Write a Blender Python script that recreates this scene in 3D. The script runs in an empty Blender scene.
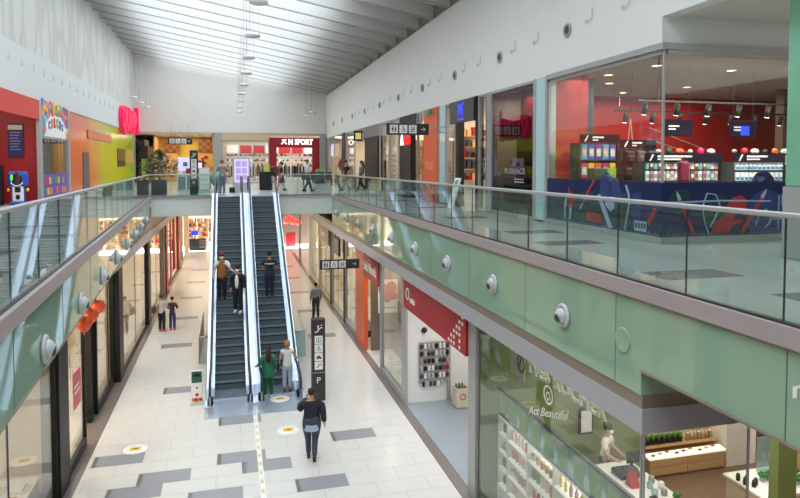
import bpy, bmesh, math, random
from mathutils import Vector, Matrix
S = bpy.context.scene
C = S.collection
random.seed(7)
PI = math.pi
ORD = ['first','second','third','fourth','fifth','sixth','seventh','eighth','ninth','tenth','eleventh','twelfth','thirteenth','fourteenth','fifteenth','sixteenth','seventeenth','eighteenth','nineteenth','twentieth','twenty-first','twenty-second','twenty-third','twenty-fourth','twenty-fifth','twenty-sixth','twenty-seventh','twenty-eighth','twenty-ninth','thirtieth']

# ------------------------------------------------------------------ materials
def lin(c):
    r = []
    for v in c:
        v /= 255.0
        r.append(v/12.92 if v <= .04045 else ((v+.055)/1.055)**2.4)
    return (r[0], r[1], r[2], 1.0)
_m = {}
def mat(name, col, rough=.5, metal=0., var=.08, scale=6., emit=0., ecol=None, coat=0., spec=.5, bump=0., stretch=None):
    if name in _m: return _m[name]
    m = bpy.data.materials.new(name); m.use_nodes = True
    nt = m.node_tree; b = nt.nodes['Principled BSDF']
    tc = nt.nodes.new('ShaderNodeTexCoord'); nz = nt.nodes.new('ShaderNodeTexNoise')
    nz.inputs['Scale'].default_value = scale; nz.inputs['Detail'].default_value = 3
    if stretch:
        mp = nt.nodes.new('ShaderNodeMapping'); mp.inputs['Scale'].default_value = stretch
        nt.links.new(tc.outputs['Object'], mp.inputs['Vector']); nt.links.new(mp.outputs['Vector'], nz.inputs['Vector'])
    else:
        nt.links.new(tc.outputs['Object'], nz.inputs['Vector'])
    mx = nt.nodes.new('ShaderNodeMix'); mx.data_type = 'RGBA'
    c = lin(col)
    mx.inputs[6].default_value = tuple(x*(1-var) for x in c[:3])+(1,)
    mx.inputs[7].default_value = tuple(min(1, x*(1+var)) for x in c[:3])+(1,)
    nt.links.new(nz.outputs['Fac'], mx.inputs[0]); nt.links.new(mx.outputs[2], b.inputs['Base Color'])
    b.inputs['Roughness'].default_value = rough; b.inputs['Metallic'].default_value = metal
    b.inputs['Specular IOR Level'].default_value = spec
    if coat: b.inputs['Coat Weight'].default_value = coat; b.inputs['Coat Roughness'].default_value = .03
    if emit:
        b.inputs['Emission Color'].default_value = lin(ecol or col); b.inputs['Emission Strength'].default_value = emit
    if bump:
        bp = nt.nodes.new('ShaderNodeBump'); bp.inputs['Strength'].default_value = bump
        nt.links.new(nz.outputs['Fac'], bp.inputs['Height']); nt.links.new(bp.outputs['Normal'], b.inputs['Normal'])
    _m[name] = m; return m
def glass(name, tint, ior=1.5, rough=.01, body=0., bodycol=(120,160,140)):
    m = bpy.data.materials.new(name); m.use_nodes = True
    nt = m.node_tree; n = nt.nodes; n.clear()
    out = n.new('ShaderNodeOutputMaterial'); tr = n.new('ShaderNodeBsdfTransparent'); gl = n.new('ShaderNodeBsdfGlossy')
    fr = n.new('ShaderNodeFresnel'); mx = n.new('ShaderNodeMixShader')
    tr.inputs[0].default_value = lin(tint); gl.inputs['Roughness'].default_value = rough
    gl.inputs[0].default_value = (1,1,1,1); fr.inputs['IOR'].default_value = ior
    ge = n.new('ShaderNodeNewGeometry'); k = n.new('ShaderNodeMath'); k.operation = 'MULTIPLY_ADD'; k.inputs[1].default_value = -2; k.inputs[2].default_value = 1
    pw = n.new('ShaderNodeMath'); pw.operation = 'POWER'; pw.inputs[0].default_value = ior
    nt.links.new(ge.outputs['Backfacing'], k.inputs[0]); nt.links.new(k.outputs[0], pw.inputs[1]); nt.links.new(pw.outputs[0], fr.inputs['IOR'])
    nt.links.new(fr.outputs[0], mx.inputs[0])
    if body:
        df = n.new('ShaderNodeBsdfDiffuse'); df.inputs[0].default_value = lin(bodycol)
        m2 = n.new('ShaderNodeMixShader'); m2.inputs[0].default_value = body
        nt.links.new(tr.outputs[0], m2.inputs[1]); nt.links.new(df.outputs[0], m2.inputs[2]); nt.links.new(m2.outputs[0], mx.inputs[1])
    else: nt.links.new(tr.outputs[0], mx.inputs[1])
    nt.links.new(gl.outputs[0], mx.inputs[2]); nt.links.new(mx.outputs[0], out.inputs[0])
    return m

# ------------------------------------------------------------------ mesh builder
class MB:
    def __init__(s): s.v = []; s.f = []; s.m = []; s.sm = []
    def add(s, vs, fs, mi=0, sm=False):
        o = len(s.v); s.v += [tuple(v) for v in vs]
        for f in fs: s.f.append([o+i for i in f]); s.m.append(mi); s.sm.append(sm)
        return s
    def box(s, x0, y0, z0, x1, y1, z1, mi=0, rz=0, pivot=None):
        x0, x1 = min(x0,x1), max(x0,x1); y0, y1 = min(y0,y1), max(y0,y1); z0, z1 = min(z0,z1), max(z0,z1)
        vs = [(x,y,z) for z in (z0,z1) for y in (y0,y1) for x in (x0,x1)]
        return s.add(vs, [(0,2,3,1),(4,5,7,6),(0,1,5,4),(2,6,7,3),(0,4,6,2),(1,3,7,5)], mi)
    def rbox(s, x0, y0, z0, x1, y1, z1, r=.01, mi=0, seg=1):
        bm = bmesh.new(); bmesh.ops.create_cube(bm, size=1)
        for v in bm.verts:
            v.co = ((x0+x1)/2+v.co.x*abs(x1-x0), (y0+y1)/2+v.co.y*abs(y1-y0), (z0+z1)/2+v.co.z*abs(z1-z0))
        bmesh.ops.bevel(bm, geom=bm.edges[:], offset=r, segments=seg, affect='EDGES', profile=.5)
        return s.bm(bm, mi)
    def bm(s, bm, mi=0, sm=False):
        bm.verts.index_update()
        s.add([v.co[:] for v in bm.verts], [[v.index for v in f.verts] for f in bm.faces], mi, sm); bm.free(); return s
    def tube(s, pts, r, n=8, mi=0, cap=True):
        pts = [Vector(p) for p in pts]; rs = r if isinstance(r, (list,tuple)) else [r]*len(pts)
        vs = []; up = None
        for i, p in enumerate(pts):
            t = (pts[min(i+1,len(pts)-1)]-pts[max(i-1,0)])
            if t.length < 1e-9: t = Vector((0,0,1))
            t.normalize()
            if up is None: up = Vector((0,0,1)) if abs(t.z) < .9 else Vector((1,0,0))
            a = t.cross(up)
            if a.length < 1e-6: a = t.orthogonal()
            a.normalize(); b = a.cross(t).normalized(); up = b
            for k in range(n):
                q = 2*PI*k/n; vs.append(p+(a*math.cos(q)+b*math.sin(q))*rs[i])
        fs = []
        for i in range(len(pts)-1):
            for k in range(n):
                fs.append((i*n+k, i*n+(k+1)%n, (i+1)*n+(k+1)%n, (i+1)*n+k))
        if cap: fs.append(list(range(n))[::-1]); fs.append([(len(pts)-1)*n+k for k in range(n)])
        return s.add(vs, fs, mi, n > 6)
    def cyl(s, p0, p1, r0, r1=None, n=14, mi=0): return s.tube([p0,p1], [r0, r0 if r1 is None else r1], n, mi)
    def prism(s, poly, axis, a, b, mi=0):
        # poly in the two other axes (in xyz order)
        def mk(u, w, t):
            if axis == 'x': return (t,u,w)
            if axis == 'y': return (u,t,w)
            return (u,w,t)
        n = len(poly); vs = [mk(u,w,a) for u,w in poly]+[mk(u,w,b) for u,w in poly]
        fs = [list(range(n)), [n+i for i in range(n)][::-1]]+[(i,(i+1)%n,n+(i+1)%n,n+i) for i in range(n)]
        return s.add(vs, fs, mi)
    def sph(s, c, r, n=12, mi=0, zmin=None):
        r = r if isinstance(r,(list,tuple)) else (r,r,r); m = max(6, n//2+1); vs = []; fs = []
        for i in range(m+1):
            t = PI*i/m
            for k in range(n):
                q = 2*PI*k/n; z = c[2]+r[2]*math.cos(t)
                if zmin is not None: z = max(z, zmin)
                vs.append((c[0]+r[0]*math.sin(t)*math.cos(q), c[1]+r[1]*math.sin(t)*math.sin(q), z))
        for i in range(m):
            for k in range(n): fs.append((i*n+k,(i+1)*n+k,(i+1)*n+(k+1)%n,i*n+(k+1)%n))
        return s.add(vs, fs, mi, True)
    def lathe(s, prof, c=(0,0,0), n=16, mi=0, axis='z', sgn=1):
        vs = []; fs = []
        for r, h in prof:
            for k in range(n):
                q = 2*PI*k/n; a, b = r*math.cos(q), r*math.sin(q)
                if axis == 'z': vs.append((c[0]+a, c[1]+b, c[2]+h))
                elif axis == 'x': vs.append((c[0]+h*sgn, c[1]+a, c[2]+b))
                else: vs.append((c[0]+a, c[1]+h*sgn, c[2]+b))
        for i in range(len(prof)-1):
            for k in range(n): fs.append((i*n+k,i*n+(k+1)%n,(i+1)*n+(k+1)%n,(i+1)*n+k))
        return s.add(vs, fs, mi, True)
    def text(s, txt, h, org, xd, depth=.02, w=None, mi=0, align='CENTER', shear=0, bold=0):
        """text of cap height h; xd = reading direction, upright in z"""
        cu = bpy.data.curves.new('t', 'FONT'); cu.body = txt; cu.size = 1; cu.align_x = 'LEFT'; cu.shear = shear
        cu.offset = bold; cu.resolution_u = 2
        o = bpy.data.objects.new('t', cu); C.objects.link(o)
        dg = bpy.context.evaluated_depsgraph_get(); me = o.evaluated_get(dg).to_mesh()
        bm = bmesh.new(); bm.from_mesh(me); o.evaluated_get(dg).to_mesh_clear()
        bpy.data.objects.remove(o); bpy.data.curves.remove(cu)
        if not bm.verts: bm.free(); return s
        bmesh.ops.remove_doubles(bm, verts=bm.verts, dist=1e-4)
        ext = bmesh.ops.extrude_face_region(bm, geom=bm.faces[:])
        bmesh.ops.translate(bm, verts=[g for g in ext['geom'] if isinstance(g, bmesh.types.BMVert)], vec=(0,0,1))
        xs = [v.co.x for v in bm.verts]; x0, x1 = min(xs), max(xs)
        sx = (w/(x1-x0)) if w else h/.72
        xd = Vector(xd).normalized(); zd = xd.cross(Vector((0,0,1))); org = Vector(org)
        off = {'CENTER': (x0+x1)/2, 'LEFT': x0, 'RIGHT': x1}[align]
        for v in bm.verts:
            v.co = org+xd*((v.co.x-off)*sx)+Vector((0,0,1))*(v.co.y*h/.72)+zd*(v.co.z*depth)
        bmesh.ops.recalc_face_normals(bm, faces=bm.faces[:])
        return s.bm(bm, mi)
    def build(s, name, mats, parent=None, label=None, cat=None, group=None, kind=None):
        me = bpy.data.meshes.new(name)
        off = Vector((0,0,0))
        if parent is None and kind != 'structure':
            xs, ys, zs = zip(*s.v); off = Vector(((min(xs)+max(xs))/2, (min(ys)+max(ys))/2, min(zs)))
        me.from_pydata([Vector(v)-off for v in s.v], [], s.f)
        for mm in (mats if isinstance(mats,(list,tuple)) else [mats]): me.materials.append(mm)
        me.polygons.foreach_set('material_index', s.m); me.polygons.foreach_set('use_smooth', s.sm)
        bm = bmesh.new(); bm.from_mesh(me); bmesh.ops.recalc_face_normals(bm, faces=bm.faces[:]); bm.to_mesh(me); bm.free()
        o = bpy.data.objects.new(name, me); C.objects.link(o); o.location = off
        if parent is not None: o.parent = parent; o.location = (0,0,0)
        return tag(o, label, cat, group, kind)
def tag(o, label=None, cat=None, group=None, kind=None):
    if label: o['label'] = label
    if cat: o['category'] = cat
    if group: o['group'] = group
    if kind: o['kind'] = kind
    return o
def thing(name, label, cat, loc=(0,0,0), rz=0, group=None):
    o = bpy.data.objects.new(name, None); C.objects.link(o); o.empty_display_size = .2
    o.location = loc; o.rotation_euler = (0,0,rz)
    return tag(o, label, cat, group)
def struct(name, mb, mats, parent=None):
    return mb.build(name, mats, parent, kind=None if parent else 'structure')
def dup(root, loc=None, label=None, rz=None, group=None):
    r = root.copy(); C.objects.link(r)
    if loc is not None: r.location = loc
    if rz is not None: r.rotation_euler = (0,0,rz)
    if label: r['label'] = label
    if group: r['group'] = group
    for ch in root.children:
        c = ch.copy(); C.objects.link(c); c.parent = r
        for g in ch.children:
            d = g.copy(); C.objects.link(d); d.parent = c
    return r
def B(*a, **k): return MB().box(*a, **k)
def area(name, loc, sx, sy, power, col=(1,1,1), rot=(0,0,0)):
    l = bpy.data.lights.new(name, 'AREA'); l.shape = 'RECTANGLE'; l.size = sx; l.size_y = sy; l.energy = power; l.color = col
    o = bpy.data.objects.new(name, l); C.objects.link(o); o.location = loc; o.rotation_euler = rot
    return o
WARM = (1,.86,.68); NEUT = (1,.95,.88); COOL = (.93,.97,1)

SKY = 11; EXPO = -0.25; LK = 1.7
# palette
M = {}
M['wall'] = mat('white painted wall', (226,225,223), .7, var=.02, scale=2)
M['soffit'] = mat('off white soffit', (205,200,194), .7, var=.02)
M['concrete'] = mat('grey concrete', (150,146,142), .7)
M['tile'] = mat('pale ceramic tile', (216,212,207), .22, var=.03, scale=3)
M['darktile'] = mat('dark grey tile', (152,151,157), .25, var=.05, scale=9)
M['darktile2'] = mat('darker grey tile strip', (112,110,112), .3)
M['joint'] = mat('grout', (168,166,164), .8)
M['strip'] = mat('brown grey stone strip', (122,112,108), .3, var=.06, scale=4)
M['band'] = mat('mauve grey metal band', (166,152,152), .42, var=.02, spec=.4)
M['bulk'] = mat('light grey metal bulkhead', (170,168,174), .38, var=.02)
M['bronze'] = mat('bronze trim', (146,134,120), .45, metal=.3)
M['fascia'] = mat('green backed glass', (146,174,150), .03, var=.03, scale=.6, spec=.45)
M['joint2'] = mat('dark green joint', (84,112,98), .4)
M['steel'] = mat('brushed steel', (196,198,202), .28, metal=.9, var=.04)
M['alu'] = mat('anodised aluminium', (170,168,168), .4, metal=.25, var=.03)
M['lalu'] = mat('pale aluminium', (200,210,224), .25, metal=.55, var=.02)
M['black'] = mat('matt black', (18,17,19), .5)
M['rubber'] = mat('black rubber', (24,26,36), .3)
M['char'] = mat('charcoal sign panel', (52,47,50), .35)
M['slate'] = mat('dark slate grey', (58,62,66), .4)
M['white'] = mat('white lacquer', (236,235,232), .35, var=.02)
M['cream'] = mat('cream plaster', (222,208,186), .6, var=.04)
M['beige'] = mat('beige panel', (206,184,150), .5, var=.05)
M['wood'] = mat('light oak', (196,158,112), .45, var=.18, scale=5, stretch=(1,1,9))
M['woodfloor'] = mat('brown laminate floor', (120,96,80), .35, var=.16, scale=4, stretch=(.5,6,1))
M['orange'] = mat('orange panel', (226,92,40), .4, var=.03)
M['red'] = mat('red paint', (170,30,38), .45, var=.05)
M['dred'] = mat('dark red fascia', (150,22,36), .4, var=.04)
M['burg'] = mat('burgundy', (120,24,52), .6)
M['navy'] = mat('navy print', (32,42,82), .12, var=.15, scale=3)
M['yellow'] = mat('yellow wall', (214,178,70), .55, var=.05)
M['gold'] = mat('golden warm panel', (208,166,96), .5, var=.05)
M['lime'] = mat('lime paint', (168,188,32), .4, var=.04)
M['olive'] = mat('olive green wall', (118,132,76), .5, var=.08)
M['green'] = mat('leaf green', (64,122,48), .5, var=.3, scale=20)
M['dgreen'] = mat('dark foliage', (44,66,40), .55, var=.3, scale=20)
M['pink'] = mat('hot pink sign', (240,28,96), .4, emit=.35, ecol=(255,20,90))
M['redlit'] = mat('red lit letters', (236,32,36), .4, emit=.7, ecol=(255,30,30))
M['whitelit'] = mat('white lit letters', (255,255,255), .4, emit=2.5)
M['lamp'] = mat('lamp diffuser', (255,250,240), .4, emit=9, ecol=(255,244,226))
M['lampw'] = mat('warm lamp diffuser', (255,240,214), .4, emit=7, ecol=(255,226,180))
M['screen'] = mat('lilac lit screen', (200,196,222), .3, emit=.9, ecol=(196,190,226))
M['bluelit'] = mat('blue lit emblem', (40,60,230), .4, emit=1.2, ecol=(40,60,255))
M['silver'] = mat('silver grey plastic', (186,188,190), .4)
M['skin'] = mat('skin', (196,148,122), .55, var=.04)
M['glass'] = glass('clear glass', (238,246,242), 1.5)
M['rail'] = glass('railing glass', (232,242,238), 1.52)
M['shopglass'] = glass('shop window glass', (240,243,240), 1.42)
M['dglass'] = glass('tinted shop glass', (176,176,178), 1.33)
M['frost'] = glass('frosted pane', (214,232,236), 1.5, .1, .35, (190,214,216))
# ------------------------------------------------------------------ world, camera
w = bpy.data.worlds.new('sky'); S.world = w; w.use_nodes = True
bg = w.node_tree.nodes['Background']; bg.inputs[0].default_value = (1,.99,.975,1); bg.inputs[1].default_value = SKY
cam = bpy.data.cameras.new('camera'); co = bpy.data.objects.new('camera', cam); C.objects.link(co); S.camera = co
cam.sensor_fit = 'HORIZONTAL'; cam.sensor_width = 36; cam.lens = 36*640/800.
yaw = math.atan(170/640.); pit = math.radians(2.4)
co.location = (0,0,7.5); co.rotation_euler = (PI/2-pit, 0, -yaw)
cam.shift_x = 0; cam.shift_y = -(249-(165+640*math.tan(pit)))/800. ; cam.clip_end = 300; cam.clip_start = .05
S.view_settings.view_transform = 'Standard'; S.view_settings.look = 'None'; S.view_settings.gamma = 1; S.view_settings.use_curve_mapping = False
S.view_settings.exposure = EXPO
S.cycles.use_denoising = True; S.cycles.max_bounces = 10; S.cycles.transparent_max_bounces = 24; S.cycles.diffuse_bounces = 4; S.cycles.glossy_bounces = 4
S.cycles.sample_clamp_indirect = 6; S.cycles.caustics_reflective = False; S.cycles.caustics_refractive = False

# ------------------------------------------------------------------ floors
mb = MB().box(-3.8,-8,-.3,5.26,58,-.004,0)
dark = {(0,2.63),(0,-3.42),(-1,-.4),(-2,.21),(-2,-2.21),(-3,-2.82),(-4,1.42),(-4,-1.0),(3,-.4),(8,-2.21),(17,-2.82),(17,3.22),(25,-2.82),(25,3.22),(33,-2.82),(41,-2.82),(33,3.22),(41,3.22),(49,-2.82),(49,3.22),(-8,2.63),(-11,-.4),(-9,-2.21)}
g = .006
for r in range(-28, 66):
    y0 = 16.98+.62*r; x = .21-1.21*5+(.605 if r % 2 else 0)
    while x < 5:
        a, b = max(x,-3.53), min(x+1.21,4.99)
        if b-a > .05:
            isd = any(k == r and abs(q-x) < .06 for k,q in dark)
            if isd:
                mb.add([(a+g,y0+g,0),(a+.1,y0+g,0),(a+.1,y0+.62-g,0),(a+g,y0+.62-g,0)], [(0,1,2,3)], 3); a += .1
            mb.add([(a+g,y0+g,0),(b-g,y0+g,0),(b-g,y0+.62-g,0),(a+g,y0+.62-g,0)], [(0,1,2,3)], 2 if isd else 1)
        x += 1.21
struct('floor', mb, [M['joint'],M['tile'],M['darktile'],M['darktile2']])
struct('trim_1', B(4.99,-8,-.02,5.26,55,.006), M['strip'])
struct('trim_2', MB().box(-3.85,-8,-.02,-3.53,55,.006).box(-4.2,18.4,-.02,-3.85,23.6,.006), M['strip'])
# upper floor
M['upfloor'] = mat('grey upper floor tile', (186,188,186), .2, var=.03, scale=3)
LX = lambda y: -1.79-.058*y
mb = MB()
mb.box(5.03,.5,5.5,21,32.1,6,0).prism([(-16,.5),(LX(.5)-.05,.5),(LX(32.1)-.05,32.1),(-16,32.1)],'z',5.5,6,0)
mb.box(-16,-8,5.5,21,.5,6,0).box(-16,32.1,5.2,21,66,6,0)
def utile(x,y,w=1.21,d=.62): mb.box(x,y,5.99,x+w,y+d,6.003,1)
for x,y in [(5.5,7.1),(6.05,5.4),(5.95,12.75),(5.7,10.75),(5.9,16.9),(6.2,21.2),(6,25.8),(5.8,30),(-4.2,9.5),(-4.8,12),(-4.3,14.5),(-5.2,17),(-5,20),(-4.6,23),(-5.4,26.5),(-5,30),(-2,37),(1.5,41),(4.5,40),(6,36.5),(-4.6,41)]: utile(x,y)
for k in range(1,5):
    mb.box(5.1,k*6.2,5.99,7.9,k*6.2+.012,6.002,2)
struct('floor_upper', mb, [M['upfloor'],mat('charcoal grey tile',(112,110,114),.25),M['joint']])

# ------------------------------------------------------------------ slab edges, fascias, bulkheads
struct('trim_3', B(4.92,.4,5.82,5.07,32.1,6.015), M['band'])
struct('trim_4', B(4.95,.5,5.79,5.04,32.1,5.82), M['bronze'])
mb = MB().box(4.97,6.9,4.6,5.03,32.1,5.79,0).box(4.97,.5,4.92,5.03,6.9,5.79,0).box(4.955,.5,4.90,5.03,6.9,4.925,2)
for k in range(-2,10):
    y = 7.46+2.72*k
    if .6 < y < 32: mb.box(4.966,y-.006,4.93 if y < 6.9 else 4.6,4.98,y+.006,5.79,1)
struct('wall_right_fascia', mb, [M['fascia'],M['joint2'],M['bronze']])
struct('trim_5', MB().box(4.99,7.1,4.42,5.2,50,4.6).box(4.99,6.9,4.42,21,7.1,4.6), M['bronze'])
struct('wall_corner_fascia', B(5.03,6.9,4.6,21,7.0,5.5), M['fascia'])
struct('trim_6', MB().box(4.98,7.2,4.1,5.3,50,4.42).box(4.98,6.88,4.1,21,7.2,4.42), M['bulk'])
struct('ceiling_right_shops', MB().box(5.3,7.2,4.1,21,58,4.2).box(5.05,-8,4.92,21,6.9,5.0), M['soffit'])
struct('ceiling_left_shops', B(-16,-8,4.1,-3.6,58,4.2), M['soffit'])
struct('trim_7', B(-3.86,-8,4.1,-3.54,52,4.5), M['bulk'])
struct('trim_8', B(-3.84,-8,4.5,-3.6,52,5.5), M['bronze'])
# left edge, in a frame turned along it
th = math.atan(.058)
def Lp(u, y, z): return (-1.79-u*math.cos(th)-y*math.sin(th), y*math.cos(th)-u*math.sin(th), z)   # u = away from the void
def Lbox(u0, y0, z0, u1, y1, z1, mb, mi=0):
    return mb.add([Lp(u,y,z) for z in (z0,z1) for y in (y0,y1) for u in (u0,u1)], [(0,2,3,1),(4,5,7,6),(0,1,5,4),(2,6,7,3),(0,4,6,2),(1,3,7,5)], mi)
struct('trim_9', Lbox(-.06,.3,5.82,.09,32.3,6.015,MB()), M['band'])
mb = Lbox(0,.4,4.9,.05,32.3,5.82,MB(),0); Lbox(-.01,.4,4.885,.05,32.3,4.905,mb,2)
for k in range(11): Lbox(-.004,7.5+2.75*k-.006,4.9,.01,7.5+2.75*k+.006,5.82,mb,1)
struct('wall_left_fascia', mb, [M['fascia'],M['joint2'],M['bronze']])
# far landing edge
M['landing'] = mat('pale grey landing panel', (230,235,231), .3, var=.02)
struct('trim_10', MB().box(-3.75,32.0,5.93,5.05,32.2,6.01), M['bulk'])
struct('wall_landing_fascia', MB().box(-3.8,32.06,5.06,5.02,32.16,5.93), M['landing'])
struct('ceiling_landing', B(-3.8,32.1,5.06,5.3,60,5.2), M['soffit'])
# ------------------------------------------------------------------ upper walls and roof
zr = lambda x: 13.35+(7.9-x)*.18
struct('wall_right', MB().box(7.9,10.5,9.78,8.2,54.3,13.3).box(7.9,-8,10.3,8.2,10.5,13.3).box(8.2,10.5,9.78,21,10.8,10.35), M['wall'])
struct('ceiling_near', B(8.2,-8,10.3,21,10.5,10.4), M['soffit'])
struct('trim_11', B(8.0,-8,13.3,8.25,54.3,14.6), M['bronze'])
struct('wall_left', MB().box(-7.4,-8,10.0,-7.15,54.3,11.75), mat('grey white band',(206,206,205),.7,var=.02))
# relief wall
m = bpy.data.materials.new('wavy relief panel'); m.use_nodes = True; nt = m.node_tree; b = nt.nodes['Principled BSDF']
tc = nt.nodes.new('ShaderNodeTexCoord'); mp = nt.nodes.new('ShaderNodeMapping'); mp.inputs['Scale'].default_value = (1,.8,.22)
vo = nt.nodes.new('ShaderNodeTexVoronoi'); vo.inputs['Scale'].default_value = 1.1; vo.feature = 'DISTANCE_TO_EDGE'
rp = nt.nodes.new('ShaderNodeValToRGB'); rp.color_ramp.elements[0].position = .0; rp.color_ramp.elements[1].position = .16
rp.color_ramp.elements[0].color = lin((186,186,180)); rp.color_ramp.elements[1].color = lin((203,203,199))  # darker cell edges: shade of the relief put into the colour
bp = nt.nodes.new('ShaderNodeBump'); bp.inputs['Strength'].default_value = .6; bp.inputs['Distance'].default_value = .3
L = nt.links.new
L(tc.outputs['Object'], mp.inputs[0]); L(mp.outputs[0], vo.inputs['Vector']); L(vo.outputs[0], rp.inputs[0]); L(rp.outputs[0], b.inputs['Base Color'])
L(vo.outputs[0], bp.inputs['Height']); L(bp.outputs[0], b.inputs['Normal']); b.inputs['Roughness'].default_value = .6
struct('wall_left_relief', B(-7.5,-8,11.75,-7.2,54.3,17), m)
struct('wall_far', MB().box(-7.4,54,10.1,8.2,54.3,17), M['wall'])
struct('wall_back', MB().box(-16,-8.3,0,21,-8,17), M['wall'])
struct('wall_outer_left', MB().box(-16.3,-8.3,0,-16,66,10.4), M['cream'])
struct('wall_outer_right', MB().box(21,-8.3,0,21.3,66,10.4), M['cream'])
struct('wall_outer_far', MB().box(-16.3,66,0,21.3,66.3,10.4), M['cream'])
M['deck'] = mat('roof deck', (84,78,72), .7)
def slab(x0,x1,y0,y1,dz0,dz1,mb): return mb.add([(x,y,zr(x)+d) for d in (dz0,dz1) for y in (y0,y1) for x in (x0,x1)], [(0,2,3,1),(4,5,7,6),(0,1,5,4),(2,6,7,3),(0,4,6,2),(1,3,7,5)])
SX0, SX1 = -5.0, 4.5
mb = MB(); slab(-7.6,SX0,-8.3,54.3,1.05,1.25,mb); slab(SX1,8.4,-8.3,54.3,1.05,1.25,mb)
struct('ceiling', mb, M['deck'])
mb = MB()
for k in range(-2,14): slab(SX0,SX1,4*k+.75,4*k+.85,1.0,1.12,mb)
for x in (-2.6,.7,3.0): slab(x-.04,x+.04,-8.3,54.3,1.0,1.12,mb)
struct('trim_12', mb, M['alu'])
M['skyp'] = glass('skylight polycarbonate', (236,242,246), 1.3, .2, .25, (236,240,244))
struct('window_1', slab(SX0,SX1,-8.3,54.3,1.12,1.15,MB()), M['skyp'])
p = area('skylight_portal', ((SX0+SX1)/2,23,zr((SX0+SX1)/2)+1.3), 9.8, 62.5, 1); p.data.cycles.is_portal = True; p.rotation_euler = (0,math.atan(.18),0)
M['fin'] = mat('white acoustic baffle', (214,213,211), .6, var=.02)
fin = None
for k in range(19):
    y = 52.8-2*k
    lab = 'long grey white roof baffle, %s from the far end wall' % ORD[k]
    if fin is None:
        mb = MB(); slab(-7.18,7.98,y-.035,y+.035,.0,1.0,mb)
        fin = mb.build('ceiling_baffle', M['fin'], None, lab, 'ceiling baffle', 'roof baffles')
        fz = fin.location.z
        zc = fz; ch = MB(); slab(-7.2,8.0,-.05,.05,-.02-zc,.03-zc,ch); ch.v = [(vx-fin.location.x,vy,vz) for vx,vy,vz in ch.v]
        ch.build('underside_shade', mat('grey brown baffle shade',(172,168,163),.5), fin)  # strip paints the shade on the baffle's underside as a darker colour
    else:
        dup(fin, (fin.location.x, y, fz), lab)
# ------------------------------------------------------------------ glass balustrades
def balustrade(name, label, loc, rz, cuts, ends=()):
    t = thing(name, label, 'glass railing', loc, rz)
    for i in range(len(cuts)-1):
        a, b_ = cuts[i], cuts[i+1]
        mb = MB().box(-.009,a+.007,0.01,.009,b_-.004,1.0,0).box(-.0095,a-.003,.01,.0095,a+.005,1.0,1)
        mb.build('glass_panel', [M['rail'],M['char']], t)
    a, b_ = cuts[0], cuts[-1]
    MB().rbox(-.035,a-.02,.995,.035,b_+.02,1.05,.012).build('handrail', M['alu'], t)
    MB().box(-.03,a,.0,.03,b_,.03).build('base_channel', M['char'], t)
    return t
balustrade('glass_balustrade','long glass railing with steel handrail along the right upper walkway',(5.0,0,6.01),0,[.83+1.33*k for k in range(24)])
balustrade('glass_balustrade','long glass railing with steel handrail along the left upper walkway',(-1.82,0,6.01),th,[.82+1.35*k for k in range(24)])
balustrade('glass_balustrade','short glass railing on the far landing, left of the escalators',(-3.66,32.1,6.01),-PI/2,[0,.92,1.84,2.75])
balustrade('glass_balustrade','short glass railing on the far landing, right of the escalators',(2.36,32.1,6.01),-PI/2,[0,.9,1.8,2.6])
# ------------------------------------------------------------------ ball air vents on the fascias
def vent(label, loc, rz):
    t = thing('air_vent', label, 'air vent', loc, rz, 'ball vents on the green fascias')
    MB().lathe([(.12,0),(.18,0),(.19,-.02),(.175,-.045),(.135,-.05),(.125,-.02)],n=24,axis='x').build('ring', M['silver'], t)
    mb = MB().sph((-.03,0,.0),(.11,.125,.125),18,0); bl_ = mb.build('ball', M['silver'], t)
    MB().lathe([(.0,-.125),(.055,-.125),(.075,-.09),(.07,-.06)],(-.015,-.0,-.03),16,axis='x').build('nozzle', M['slate'], bl_)
    return t
v0 = None
for i in range(9):
    y = 8.82+2.72*i; lab = 'silver ball air vent on the right green fascia, %s from the near end' % ORD[i]
    v0 = vent(lab,(4.965,y,5.18),0) if v0 is None else dup(v0,(4.965,y,5.18),lab)
v1 = None
for i in range(8):
    y = 8.9+2.82*i; lab = 'silver ball air vent on the left green fascia, %s from the near end' % ORD[i]
    q = Lp(-.003,y/math.cos(th),5.17)
    dup(v0,q,lab,PI+th)
tag(MB().lathe([(0,-.004),(.13,-.004),(.15,-.012),(.17,-.004),(.17,0)],(4.968,7.3,5.2),24,axis='x').build('vent_cover',M['fascia']),'flat round cover disc on the right green fascia','vent cover')
# ------------------------------------------------------------------ round vents and hooks on the upper walls
v2 = None
for i in range(11):
    y = 14.0+4.0*i; lab = 'round grey porthole vent on the right upper wall, %s from the near end' % ORD[i]
    if v2 is None:
        v2 = thing('porthole_vent', lab, 'vent', (7.9,y,10.74), 0, 'round vents on the right upper wall')
        MB().lathe([(.1,0),(.17,0),(.175,-.03),(.15,-.05),(.11,-.03)],n=22,axis='x').build('ring', M['alu'], v2)
        MB().lathe([(0,-.01),(.06,-.012),(.11,-.03)],n=18,axis='x').build('grille', M['slate'], v2)
    else: dup(v2,(7.9,y,10.74),lab)
def hook(lab, loc, rz):
    t = thing('wall_bracket', lab, 'wall bracket', loc, rz, 'small wire brackets on the upper walls')
    MB().tube([(-.02,0,.18),(-.03,0,0),(-.03,0,-.1)],.008,6).build('rod', M['silver'], t)
    MB().tube([(-.03,0,-.06),(-.05,.08,-.08),(-.05,.16,-.1)]+[(-.05,.2+.05*math.cos(a),-.1+.05*math.sin(a)) for a in [k*PI/4 for k in range(9)]],.007,6).build('loop', M['silver'], t)
    return t
h0 = None
ys = sorted([12.9+4*k for k in range(8)]+[11.5+4*k for k in range(8)])
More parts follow.
